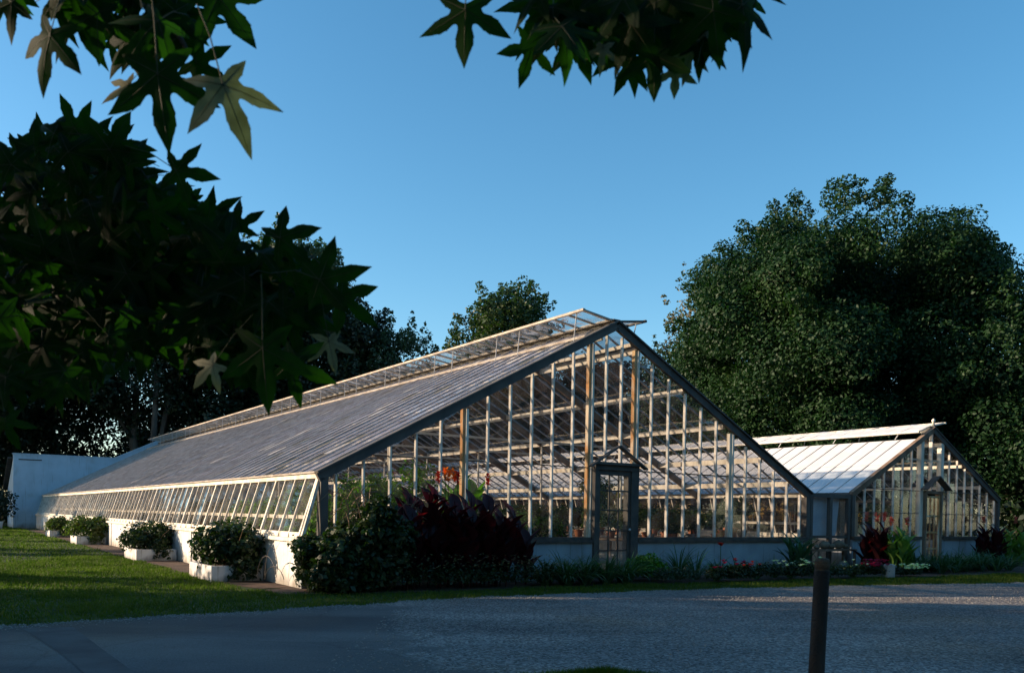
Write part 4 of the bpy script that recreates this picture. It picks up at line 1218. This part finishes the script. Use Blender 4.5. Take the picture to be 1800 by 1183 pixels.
# strap-leaved clumps
def strap_mesh(seed, n, length, width, pale=0):
    r_ = random.Random(seed); mb = MB()
    for i in range(n):
        a = r_.uniform(0, 6.28)
        mb.blade((math.cos(a) * .06, math.sin(a) * .06, 0), a, length * r_.uniform(.65, 1.1), width, r_.uniform(.1, .75), r_.uniform(.9, 2.0), 6, mi=1 if r_.random() < pale else 0)
    return mb
def strap_thing(name, label, t, L, seed, n, length, width, cat='plant', group=None, mat=None, pale=.02):
    o = thing(name, label, cat, W(t, L), random.uniform(0, 6), group)
    strap_mesh(seed, n, length, width, pale).build('foliage', [mat or M['strap'], M['strap_pale']], o, smooth=True)
    return o
gi = 0
for i in range(13):
    t = 3.75 + i * .15 + random.uniform(-.05, .05)
    L = -1.1 + .25 * math.sin(i * 2.1)
    lab = '%s daylily clump from the left of the row between the cannas and the main door' % ORD[i]
    if i < 4:
        o = strap_thing('daylily_clump', lab, t, L, 400 + i, 56, .74, .032, 'plant', 'daylilies left of the main door', pale=.03); protos.append(o)
    else:
        o = copy_tree(protos[i % 4]); o.location = W(t, L); o.rotation_euler.z = random.uniform(0, 6); o['label'] = lab
for i in range(18):
    t = tpx(1612, -1.65) + i * .24 + random.uniform(-.06, .06); L = -1.65 + .35 * math.sin(i * 2.3)
    o = copy_tree(protos[i % 4]); o.location = W(t, L); o.rotation_euler.z = random.uniform(0, 6)
    o['group'] = 'daylilies right of the small house door'
    o['label'] = '%s daylily clump from the left of the row before the small greenhouse' % ORD[i]
fo = strap_thing('fountain_grass', 'reddish spiky fountain plant beside the right jamb of the main door', tpx(1142, -.45), -.45, 431, 40, .75, .018, mat=M['tendril'])
lb = thing('lime_bush', 'low rounded lime green bush just right of the main door', 'bush', W(tpx(1138, -1.0), -1.0), TH)
foliage('foliage', [(0, 0, .2, .36, .34, .3), (-.15, .1, .18, .3, .3, .25), (.18, 0, .16, .3, .28, .25)], .075, M['lime'], lb, 320, 900, -.3)
for i, (t, L, h, n_) in enumerate(((tpx(1195, -.9), -.9, .95, 40), (tpx(1225, -1.1), -1.1, .85, 40), (tpx(1262, -1.35), -1.35, .7, 36), (tpx(1298, -1.1), -1.1, .7, 36), (tpx(1330, -1.5), -1.5, .62, 36), (tpx(1362, -1.3), -1.3, .62, 34), (tpx(1392, -1.6), -1.6, .6, 34), (tpx(1450, -1.7), -1.7, .65, 34), (tpx(1500, -1.9), -1.9, .6, 32))):
    lab = ['tall spiky dark clump before the white wall, right of the lime bush', 'arching strap leaved clump with pale drooping leaf before the white wall', 'strap leaved clump under the twin red blooms',
           'fourth strap leaved clump right of the main door', 'fifth strap leaved clump right of the main door', 'sixth strap leaved clump right of the main door', 'seventh strap leaved clump right of the main door',
           'strap leaved clump in front of the glazed link', 'strap leaved clump before the left corner of the small greenhouse'][i]
    strap_thing('lily_clump', lab, t, L, 450 + i, n_, h, .028, 'plant', 'strap leaved clumps right of the main door', pale=.06)
# flowering low plants
def flower_patch(name, label, t, L, rx, ry, h, petal, nflow, seed, fs=.03, leafm=None, group=None, nleaf=700, leaf=.05, stalk=None):
    r_ = random.Random(seed); rg = np.random.default_rng(seed)
    o = thing(name, label, 'flowers', W(t, L), TH, group)
    k = max(3, int(rx * 5))
    bl_ = [(-rx + 2 * rx * (i + .5) / k, r_.uniform(-ry * .4, ry * .4), h * .45, rx / k * 1.5, ry * .7, h * .5) for i in range(k)]
    h *= 1.1
    foliage('foliage', bl_, leaf, leafm or M['shrub'], o, seed, nleaf, -.4)
    fw = MB(); fs *= 1.35
    for i in range(nflow):
        x = r_.uniform(-rx, rx); y = r_.uniform(-ry * 1.2, ry * .1); z = h * r_.uniform(.75, 1.2) if not stalk else stalk * r_.uniform(.85, 1.05)
        if stalk: fw.tube([(x, y, h * .4), (x, y, z)], .004, 3, mi=1)
        for q in range(6):
            fw.blade((x, y, z), q * 1.05 + r_.random(), fs, fs * .75, r_.uniform(.7, 1.2), .4, 2, shape='leaf')
    fw.build('blossom', [petal, M['strap']], o)
    return o
flower_patch('ground_cover', 'dark low plants dotted with tiny tan flowers under the cannas, left half', 1.55, -1.15, .95, .3, .45, M['tan_petal'], 90, 501, .022, M['shrub'])
flower_patch('ground_cover', 'dark low plants dotted with tiny tan flowers under the cannas, right half', 3.1, -1.2, .75, .3, .42, M['tan_petal'], 90, 502, .022, M['shrub'])
flower_patch('ground_cover', 'low grey-green plants right of the lime bush', tpx(1185, -1.45), -1.45, .5, .25, .3, M['tan_petal'], 6, 503, .02, M['blue_leaf'])
flower_patch('red_lilies', 'twin bright red blooms on tall stalks before the white wall', tpx(1257, -.95), -.95, .14, .1, .3, M['red_petal'], 3, 504, .07, stalk=.78, nleaf=150)
flower_patch('red_flowers', 'scattered red flowers in the bed below the twin red blooms', tpx(1280, -1.75), -1.75, .6, .25, .32, M['magenta_petal'], 10, 505, .05)
flower_patch('white_flowers', 'loose white flowers right of the scattered red ones', tpx(1372, -1.85), -1.85, .55, .3, .35, M['white_petal'], 12, 506, .045)
flower_patch('red_flowers', 'red and crimson flowers low in the bed beside the white ones', tpx(1308, -1.85), -1.85, .35, .25, .35, M['red_petal'], 6, 507, .045)
flower_patch('white_flowers', 'white flowers at the foot of the upright green leafy plant', tpx(1415, -2.0), -2.0, .45, .25, .35, M['white_petal'], 8, 508, .05)
flower_patch('magenta_flowers', 'deep magenta flowers massed left of the pale stone cylinder', tpx(1533, -2.15), -2.15, .42, .25, .3, M['magenta_petal'], 70, 509, .04)
flower_patch('white_flowers', 'dense mound of white flowers right of the pale stone cylinder', tpx(1598, -2.3), -2.3, .42, .22, .22, M['white_petal'], 80, 510, .035)
flower_patch('ground_cover', 'low green plants filling the bed before the glazed link', tpx(1470, -2.0), -2.0, .7, .3, .3, M['white_petal'], 5, 511, .04)
flower_patch('ground_cover', 'green and yellow weeds at the far right end of the bed', 23.2, -.9, .5, .4, .35, M['tan_petal'], 5, 512, .04, M['shrub_yellow'])
mb = MB(); mb.lathe([(0, 0), (.115, 0), (.12, .02), (.12, .27), (.105, .3), (0, .31)], 18)
o = mb.build('stone_cylinder', M['stone'], loc=W(tpx(1565, -2.35), -2.35), smooth=False); tagd(o, 'small pale stone cylinder standing between magenta and white flowers', 'stone block')

# ---------------------------------------------------------------- inside the main house
def pot_plant(t, L, z, pr, ph, label, fr, fz, seed, pmat='terracotta', fmat='house_plant', stem=.5, group='potted plants inside the main greenhouse', leaf=.08, n=900, flat=1.0):
    o = thing('potted_plant', label, 'potted plant', W(t, L, z), TH, group)
    mb = MB(); mb.lathe([(0, .0), (pr * .7, 0), (pr * .95, ph * .82), (pr * 1.08, ph * .82), (pr * 1.08, ph), (pr * .9, ph), (pr * .88, ph * .9), (0, ph * .9)], 18)
    mb.build('pot', M[pmat], o, smooth=False)
    mb = MB(); r_ = random.Random(seed)
    for k in range(3):
        mb.tube([(r_.uniform(-.03, .03), 0, ph * .85), (r_.uniform(-.08, .08), r_.uniform(-.05, .05), ph + stem)], [.014, .009], 5)
    mb.build('stem', M['bark'], o)
    foliage('foliage', [(r_.uniform(-.3, .3) * fr, r_.uniform(-.3, .3) * fr, ph + stem + r_.uniform(-.2, .3) * fz, fr * .8, fr * .8, fz * .8 * flat) for _ in range(4)], leaf, M[fmat], o, seed, n // 4, -1)
    return o
# benches
def bench(label, t0, t1, L0, L1, z=.72):
    o = thing('staging_bench', label, 'bench', W(t0, L0), TH, 'wooden staging benches inside the main greenhouse')
    mb = MB()
    nn = int((t1 - t0) / .14)
    for i in range(nn):
        mb.box(i * .14, 0, z - .03, i * .14 + .12, L1 - L0, z)
    mb.build('slat_top', M['brown_wood'], o)
    nleg = int((L1 - L0) / 2) + 1
    for i in range(nleg):
        for x in (.05, t1 - t0 - .1):
            mb = MB(); mb.box(x - .03, i * 2.0, 0, x + .03, i * 2.0 + .06, z - .031); mb.build('leg', M['brown_wood'], o)
bench('long slatted bench along the right side inside the main greenhouse', 10.6, 12.2, .9, 30.9)
bench('broad slatted bench inside the main greenhouse just right of its door', 7.6, 9.3, .9, 30.9)
bench('long slatted bench on the left inside the main greenhouse', .3, 1.7, .9, 30.9)
pots = [(11.05, 1.2, .72, .17, .30, 'largest terracotta pot with a bushy tree at the right end of the gable', .36, .34, 'terracotta', 'house_plant', .42),
        (10.55, 1.1, .72, .14, .24, 'terracotta pot left of the largest one behind the right gable panes', .22, .2, 'terracotta', 'house_plant', .35),
        (11.55, 1.3, .72, .12, .26, 'grey pot with thin twiggy plant near the right corner of the gable', .25, .18, 'grey_pot', 'house_plant', .5),
        (11.85, 1.5, .72, .10, .24, 'small grey pot closest to the right corner of the gable', .2, .15, 'grey_pot', 'house_plant', .5)]
for i, (t, L, z, pr, ph, lab, fr, fz, pm, fm_, st_) in enumerate(pots):
    pot_plant(t, L, z, pr, ph, lab, fr, fz, 600 + i, pm, fm_, st_)
rowA = 0
for i in range(9):
    t = 7.75 + (i % 3) * .6; L = 1.3 + (i // 3) * 1.25
    pot_plant(t, L, .72, .12, .18, '%s round topiary pot plant on the bench right of the main door' % ORD[i], .3, .28, 620 + i, 'terracotta', 'house_plant', .28)
for i in range(12):
    t = 10.9 + (i % 2) * .7; L = 3.0 + (i // 2) * 1.5
    pot_plant(t, L, .72, .13, .2, '%s bushy pot plant on the long right hand bench' % ORD[i], .38, .35, 640 + i, 'terracotta', 'house_plant' if i % 3 else 'shrub', .3)
for i in range(10):
    t = .6 + (i % 2) * .65; L = 1.2 + (i // 2) * 1.3
    pot_plant(t, L, .72, .13, .2, '%s lush green pot plant on the left hand bench' % ORD[i], .42, .42, 660 + i, 'terracotta', 'house_green', .15)
for i in range(8):
    t = .9; L = 8.5 + i * 2.4
    pot_plant(t, L, .72, .13, .2, '%s dark pot plant far along the left hand bench' % ORD[i], .5, .45, 680 + i, 'terracotta', 'shrub', .15)
# banana plants and tall interior shrubs
def banana(label, t, L, h, n, seed):
    o = thing('banana_plant', label, 'plant', W(t, L), TH, 'banana plants inside the main greenhouse'); r_ = random.Random(seed)
    mb = MB(); mb.tube([(0, 0, 0), (.04, 0, h * .6)], [.08, .05], 8); mb.build('stem', M['banana'], o)
    mb = MB()
    for i in range(n):
        mb.blade((.04, 0, h * .5 + r_.uniform(0, .3)), i * 2.4 + r_.uniform(-.3, .3), h * r_.uniform(.38, .52), .26, r_.uniform(.1, .5), r_.uniform(.8, 1.8), 7, shape='leaf', fold=.25)
    mb.build('foliage', M['banana'], o, smooth=True)
banana('banana plant left of the middle, seen above the orange canna flowers', 3.9, 2.4, 2.1, 8, 1)
banana('banana plant with tallest leaves right of the canna mass', 4.8, 3.2, 2.15, 9, 2)
banana('small banana plant behind the left gable post', 3.0, 3.0, 1.8, 8, 3)
for i, (t, L, r, z, lab, mm_) in enumerate(((5.2, 1.1, .5, .95, 'grey-green airy shrub inside, just left of the main door', 'house_plant'), (4.4, 1.5, .5, .55, 'low dense shrub inside, behind the panes left of the door', 'house_plant'),
        (7.1, 1.6, .45, 1.6, 'airy tree crown inside, right of the door and above the benches', 'house_plant'), (6.3, 7, .6, 1.2, 'green shrub on the path seen through the glazed door', 'house_green'), (1.3, .9, .55, 1.3, 'tall bright green shrub inside the near left corner', 'house_green'), (2.0, 1.6, .5, 1.1, 'pink flowered green shrub inside the left gable panes', 'house_green'))):
    o = thing('indoor_shrub', lab, 'shrub', W(t, L), TH, 'shrubs growing inside the main greenhouse')
    foliage('foliage', [(random.uniform(-.5, .5) * r, random.uniform(-.5, .5) * r, z + random.uniform(-.7, .7) * r, r * .55, r * .55, r * .5) for _ in range(9)], .07, M[mm_], o, 700 + i, 260, -1)
    mb = MB()
    for k in range(5): mb.tube([(0, 0, 0), (random.uniform(-.2, .2), random.uniform(-.2, .2), z * .6), (random.uniform(-.5, .5) * r, random.uniform(-.5, .5) * r, z + .2)], [.02, .014, .006], 5)
    mb.build('stem', M['tendril'], o)
rr_ = random.Random(77)
for i in range(10):
    t = 7.1 + i * .34 + rr_.uniform(-.05, .05)
    pot_plant(t, .62 + .25 * (i % 2), .72, .09, .16, '%s pot plant from the left standing close behind the panes right of the door' % ORD[i], rr_.uniform(.17, .26), rr_.uniform(.16, .3), 780 + i, 'terracotta' if i % 3 else 'grey_pot', 'house_plant', rr_.uniform(.08, .35), leaf=.06, n=700)
for i in range(6):
    t = 3.7 + i * .33
    pot_plant(t, .55 + .2 * (i % 2), .55, .1, .18, '%s pot plant from the left standing close behind the panes left of the door' % ORD[i], rr_.uniform(.2, .3), rr_.uniform(.2, .4), 795 + i, 'terracotta', 'house_plant' if i % 2 else 'house_green', rr_.uniform(.1, .4), leaf=.06, n=700)
for i in range(8):
    t = 3.9 + (i % 4) * .42 + random.uniform(-.1, .1); L = 1.0 + (i // 4) * 1.1
    pot_plant(t, L, .5 + .15 * (i % 2), .12, .2, '%s shrubby pot plant inside, left of the main door' % ORD[i], .34, .34, 740 + i, 'terracotta', 'house_plant', .2)
for i in range(7):
    t = .5 + i * .42; L = 2.2 + .5 * (i % 2)
    o = thing('indoor_shrub', '%s tall green shrub inside the left gable panes' % ORD[i], 'shrub', W(t, L), TH, 'shrubs growing inside the main greenhouse')
    foliage('foliage', [(random.uniform(-.25, .25), random.uniform(-.25, .25), random.uniform(.9, 1.55 + .1 * i), .26, .26, .24) for _ in range(8)], .08, M['house_green'], o, 760 + i, 150, -1)
for i, x in enumerate((7.55, 7.95)):
    mb = MB(); mb.lathe([(0, 0), (.05, .0), (.06, .09), (.03, .13), (.012, .2), (0, .2)], 10)
    o = mb.build('hanging_pot', M['yellow_tag'], loc=W(x, 1.4, 1.66)); tagd(o, ['left', 'right'][i] + ' one of two small yellow pots hanging inside, right of the main door', 'hanging pot')
# cream door panel and items in the small house
mb = MB(); mb.box(0, 0, 0, .9, .05, 1.75); mb.box(.05, -.02, .05, .85, 0, 1.7)
o = mb.build('cream_board', M['cream_paint'], loc=W(14.9, .9)); o.rotation_euler.z = TH; tagd(o, 'cream painted board leaning inside the small greenhouse at its left', 'board')
bench2 = thing('staging_bench', 'slatted bench inside the small greenhouse', 'bench', W(18.4, .9), TH)
mb = MB()
for i in range(16): mb.box(i * .14, 0, .7, i * .14 + .12, 14, .73)
mb.build('slat_top', M['brown_wood'], bench2)
for i in range(6):
    for xx in (.05, 2.1):
        mb = MB(); mb.box(xx, i * 2.5, 0, xx + .06, i * 2.5 + .06, .7); mb.build('leg', M['brown_wood'], bench2)
for i in range(6):
    pot_plant(18.7 + (i % 3) * .7, 1.3 + (i // 3) * 1.2, .73, .12, .2, '%s leafy pot plant on the bench in the small greenhouse' % ORD[i], .34, .32, 720 + i, group='potted plants in the small greenhouse')

# shrub and tubs beside the white end building
s_ = thing('end_shrub', 'dark shrub standing at the left corner of the white end building', 'shrub', W(-2.6, 40.5))
foliage('foliage', [(random.uniform(-.9, .9), random.uniform(-.4, .4), random.uniform(.5, 1.9), .6, .5, .45) for _ in range(12)], .16, M['dark_leaf'], s_, 800, 300, -1)
tb_ = MB(); tb_.lathe([(0, 0), (.22, 0), (.28, .42), (.24, .42), (.22, .36), (0, .36)], 14)
o = tb_.build('white_tub', M['planter_paint'], loc=W(-2.4, 39.4)); tagd(o, 'small white tub in front of the shrub at the end building', 'tub')

# ---------------------------------------------------------------- bollard
bo = thing('wooden_bollard', 'weathered dark wooden bollard standing alone at the drive', 'bollard', at(1433, 1232, 6.0) * 1)
bo.location.z = 0
bpos = at(1433, 1210, 6.0); tpos = at(1446, 981, 6.0)
bo.location = (bpos.x, bpos.y, 0)
bo.rotation_euler = (0, math.atan2(tpos.x - bpos.x, tpos.z), 0)
hh = tpos.z
mb = MB()
pr = [(0, -.05), (.056, -.05), (.054, hh * .3), (.053, hh * .6), (.0525, hh - .085)]
mb.lathe(pr, 28); mb.build('post', surf('post_wood', (.018, .016, .014), (.05, .042, .035), .85, 8, .6, 60, vec=(1, 1, .2)), bo, smooth=True)
mb = MB(); mb.lathe([(.0525, hh - .085), (.049, hh - .080), (.049, hh - .070), (.053, hh - .066), (.0525, hh - .02), (.046, hh - .004), (.03, hh + .002), (0, hh + .003)], 28)
mb.build('cap', surf('cap_wood', (.09, .06, .035), (.035, .03, .022), .85, 14, .6, 60), bo, smooth=True)

# ---------------------------------------------------------------- overhanging sweetgum
def gum_outline():
    lobes = [(0, 1.0, 15), (62, .92, 14), (-62, .92, 14), (122, .62, 15), (-122, .62, 15)]
    lobes.sort()
    pts = []
    angs = [l[0] for l in lobes]
    for i, (a, r, w_) in enumerate(lobes):
        for rr, da in ((.42, -w_ * 1.45), (.53, -w_ * 1.32), (.55, -w_ * 1.18), (.66, -w_ * 1.02), (.67, -w_ * .92), (.80, -w_ * .50), (1.04, 0), (.81, w_ * .48), (.69, w_ * .86), (.68, w_ * .96), (.56, w_ * 1.16), (.53, w_ * 1.32), (.42, w_ * 1.45)):
            pts.append((a + da, rr * r if rr > .42 else .37 * max(r, .8)))
        nxt = lobes[(i + 1) % 5][0] + (360 if i == 4 else 0)
        pts.append(((a + nxt) / 2, .30 if i != 4 else .12))
    return [(math.cos(R(a)) * r, math.sin(R(a)) * r) for a, r in pts]
def round_outline(P):
    out = []; n = len(P)
    for i in range(n):
        a, b_, c, d = P[i - 1], P[i], P[(i + 1) % n], P[(i + 2) % n]
        out.append(b_)
        # keep lobe tips sharp: no overshoot past points near radius 1
        x = (-a[0] + 9 * b_[0] + 9 * c[0] - d[0]) / 16; y = (-a[1] + 9 * b_[1] + 9 * c[1] - d[1]) / 16
        if math.hypot(*a) > .95 or math.hypot(*d) > .95 or math.hypot(*b_) > .9 or math.hypot(*c) > .9:
            x = (b_[0] + c[0]) / 2; y = (b_[1] + c[1]) / 2
        out.append((x, y))
    return out
OUTL = round_outline(gum_outline())
def add_gum(mb, c, tip, normal, size, mi, rr, petiole=None):
    """star leaf: c centre, tip direction, face normal"""
    c = Vector(c); tip = Vector(tip).normalized(); n_ = Vector(normal); n_ = (n_ - tip * n_.dot(tip)).normalized(); s = n_.cross(tip)
    k1 = rr.choice((rr.uniform(.0, .4), rr.uniform(.3, 1.0))); k2 = rr.uniform(-.6, .7); ph = rr.uniform(0, 6); st = rr.uniform(.85, 1.1)
    def P(x, y):
        r2 = x * x + y * y
        z = -k1 * r2 * .55 + k2 * x * y * .4 + .07 * math.sin(5 * math.atan2(y, x) + ph) * r2 - .12 * abs(y) * (1 - min(1, r2))
        return tuple(c + (tip * x + s * y * st + n_ * z) * size)
    n0 = len(mb.v); K = len(OUTL)
    mb.v.append(P(0, 0))
    for f in (.33, .66, 1.0):
        for (x, y) in OUTL:
            j = 1 + (rr.uniform(-.015, .015) if f == 1.0 else 0)
            mb.v.append(P(x * f * j, y * f * j))
    for j in range(K):
        j2 = (j + 1) % K
        mb.f.append((n0, n0 + 1 + j, n0 + 1 + j2)); mb.mi.append(mi)
        for r_ in (0, 1):
            a = n0 + 1 + r_ * K
            mb.f.append((a + j, a + K + j, a + K + j2, a + j2)); mb.mi.append(mi)
    # midribs
    for a, r in ((0, .95), (62, .85), (-62, .85), (122, .55), (-122, .55)):
        x, y = math.cos(R(a)), math.sin(R(a))
        mb.tube([P(x * u * r, y * u * r) for u in (0, .35, .7, 1)], [size * .010, size * .008, size * .005, size * .002], 3, mi=2, cap=False)
    if petiole is not None:
        e = Vector(petiole); m_ = c.lerp(e, .5) + Vector((0, 0, size * .12))
        mb.tube([c, m_, e], size * .011, 4, mi=2, cap=False)
gmats = [M['gum'], M['gum_pale'], surf('vein', (.035, .04, .014), (.05, .05, .02), .6, 20)]
camF = Vector((0, 1, 0))
def img_dir(deg):
    return (Rc @ Vector((math.cos(R(deg)), math.sin(R(deg)), 0))).normalized()
tree_base = Vector((-4.3, -1.6, 0))
gum = thing('sweetgum_tree', 'sweetgum tree whose star shaped leaves hang into the top and left of the view', 'tree', tree_base)
def gum_cluster(items, seed, rand):
    """items: explicit leaves (px,py,depth,rpx,deg,pale); rand: ellipses (cx,cy,rx,ry,n,depth range, deg range)"""
    rr = random.Random(seed); mb = MB()
    off = -tree_base
    for (px, py, d, rp, deg, pale, tilt) in items:
        c = at(px, py, d) + off; tip = img_dir(deg)
        nn = -camF + Vector((rr.uniform(-.3, .3), 0, tilt))
        tip = tip + camF * rr.uniform(-.15, .15)
        add_gum(mb, c, tip, nn, rp * d / F, pale, rr, c - img_dir(deg) * (.09) + Vector((0, 0, .03)))
    for (cx, cy, rx, ry, n_, d0, d1, a0, a1) in rand:
        for i in range(n_):
            a = rr.uniform(0, 6.28); q = math.sqrt(rr.random()); d = rr.uniform(d0, d1)
            c = at(cx + rx * q * math.cos(a), cy + ry * q * math.sin(a), d) + off
            deg = rr.uniform(a0, a1)
            nn = Vector((rr.uniform(-.9, .9), -1, rr.uniform(-.7, .9)))
            tip = img_dir(deg) + camF * rr.uniform(-.6, .6)
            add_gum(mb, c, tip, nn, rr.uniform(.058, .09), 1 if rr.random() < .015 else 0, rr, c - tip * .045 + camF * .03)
    return mb
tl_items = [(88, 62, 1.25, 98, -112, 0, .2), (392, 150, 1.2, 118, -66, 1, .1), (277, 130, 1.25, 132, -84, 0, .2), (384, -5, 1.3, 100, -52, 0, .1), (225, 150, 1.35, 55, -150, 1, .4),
            (20, 5, 1.3, 70, -160, 0, 0), (130, 20, 1.4, 85, -60, 0, .3), (345, 110, 1.45, 70, -35, 0, 0)]
mb = gum_cluster(tl_items, 1, [(240, 10, 95, 70, 34, 1.25, 1.7, -160, -30), (90, -30, 110, 40, 12, 1.3, 1.7, -170, -20)])
mb.build('leaf_cluster', gmats, gum, smooth=True)
gum_cluster([(818, 18, 1.25, 98, -92, 0, .1)], 7, []).build('leaf', gmats, gum, smooth=True)
tr_items = [(935, 82, 1.35, 70, -108, 0, .2), (1150, 98, 1.3, 80, -90, 0, .1), (1010, 70, 1.4, 72, -62, 0, .2), (1305, 10, 1.3, 95, -78, 0, .1), (1060, 85, 1.35, 45, -95, 1, .1),
            (1188, 125, 1.4, 45, -92, 1, .3), (1214, 90, 1.35, 50, -100, 1, .2), (1225, 75, 1.35, 62, -20, 0, .3), (1110, 105, 1.45, 60, -120, 0, 0), (1240, 60, 1.3, 35, 80, 1, 0), (1215, 40, 1.45, 70, -40, 0, .2)]
mb = gum_cluster(tr_items, 2, [(1110, 15, 150, 62, 52, 1.25, 1.7, -150, -30), (1010, 0, 80, 40, 12, 1.3, 1.7, -150, -30), (1290, -20, 50, 30, 6, 1.3, 1.6, -150, -30)])
mb.build('leaf_cluster', gmats, gum, smooth=True)
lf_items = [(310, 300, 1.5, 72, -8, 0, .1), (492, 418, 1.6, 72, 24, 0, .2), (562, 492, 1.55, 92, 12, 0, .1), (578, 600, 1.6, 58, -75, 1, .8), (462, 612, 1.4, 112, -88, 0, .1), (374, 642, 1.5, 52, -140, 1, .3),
            (95, 235, 1.7, 62, 80, 0, .1), (200, 255, 1.7, 62, 5, 0, .1), (160, 250, 1.75, 60, 60, 0, .1), (130, 225, 1.7, 58, 110, 0, .1), (60, 262, 1.7, 58, 95, 0, .1), (20, 290, 1.6, 60, 120, 0, .1), (420, 400, 1.75, 55, 100, 0, 0), (340, 400, 1.7, 60, 60, 0, 0),
            (190, 590, 1.6, 50, -30, 0, .2), (370, 610, 1.6, 48, 30, 0, .2), (10, 740, 1.3, 50, -75, 0, .2), (600, 520, 1.6, 80, -40, 0, .1), (510, 640, 1.5, 80, -20, 0, .1)]
mb = gum_cluster(lf_items, 3, [(120, 330, 150, 85, 90, 1.6, 2.3, -180, 180), (250, 420, 150, 85, 88, 1.6, 2.4, -180, 180), (80, 480, 160, 110, 115, 1.6, 2.5, -180, 180), (330, 500, 190, 80, 108, 1.6, 2.5, -180, 180),
                             (450, 520, 110, 80, 48, 1.6, 2.4, -150, 60), (120, 590, 160, 70, 44, 1.6, 2.4, -150, -20), (330, 565, 190, 45, 34, 1.6, 2.4, -150, -20), (60, 660, 90, 50, 10, 1.6, 2.2, -150, -30), (440, 620, 90, 50, 10, 1.6, 2.2, -150, -30)])
mb.build('leaf_cluster', gmats, gum, smooth=True)
# trunk, limbs and twigs
mb = MB(); mb.tube([(0, 0, 0), (.05, .05, 1.5), (0, .1, 3.2), (.1, .1, 5.5), (.1, 0, 8)], [.24, .19, .16, .12, .07], 12); mb.build('trunk', M['bark'], gum, smooth=True)
def limb(ptw, r0, r1):
    mb = MB(); n_ = len(ptw)
    mb.tube([Vector(p) - tree_base for p in ptw], [r0 + (r1 - r0) * i / (n_ - 1) for i in range(n_)], 7); mb.build('limb', M['bark'], gum, smooth=True)
limb([(-4.25, -1.5, 1.9), (-3.4, -.4, 2.3), at(-150, 380, 1.8), at(60, 430, 1.9), at(260, 470, 1.95), at(430, 500, 1.9)], .04, .006)
limb([at(-150, 380, 1.8), at(0, 330, 1.9), at(140, 300, 1.95), at(260, 310, 1.8)], .012, .004)
limb([at(60, 430, 1.9), at(180, 540, 2.0), at(330, 600, 1.8)], .01, .003)
limb([(-4.25, -1.5, 2.8), (-2.6, -.2, 2.9), at(80, -140, 1.45), at(230, -50, 1.45), at(290, 20, 1.4), at(330, 90, 1.35)], .03, .003)
limb([(-4.25, -1.5, 3.6), (-2.4, -.2, 3.3), at(500, -420, 1.4), at(850, -160, 1.45), at(1080, -40, 1.45), at(1180, 50, 1.4)], .035, .003)
limb([at(1080, -40, 1.45), at(1200, -30, 1.4), at(1300, -30, 1.4)], .008, .003)
# high crown, kept as it grows above the view
rg = np.random.default_rng(5)
C = np.stack([rg.uniform(-3.8, 4.5, 60), rg.uniform(-3.4, 2.4, 60), rg.uniform(3.8, 9, 60)], 1)
P, Nn, S = lobe_leaves(rg, C, rg.uniform(.6, 1.1, 60), 22, .16)
w_ = P + np.array(tree_base)
k_ = ((w_[:, 2] - EYE) > (np.maximum(w_[:, 1], 0) * .66 + 1.2)) & ~rej(w_)
quads_obj('crown', leaf_quads(P[k_], Nn[k_], S[k_], rg, .9), M['gum'], gum)
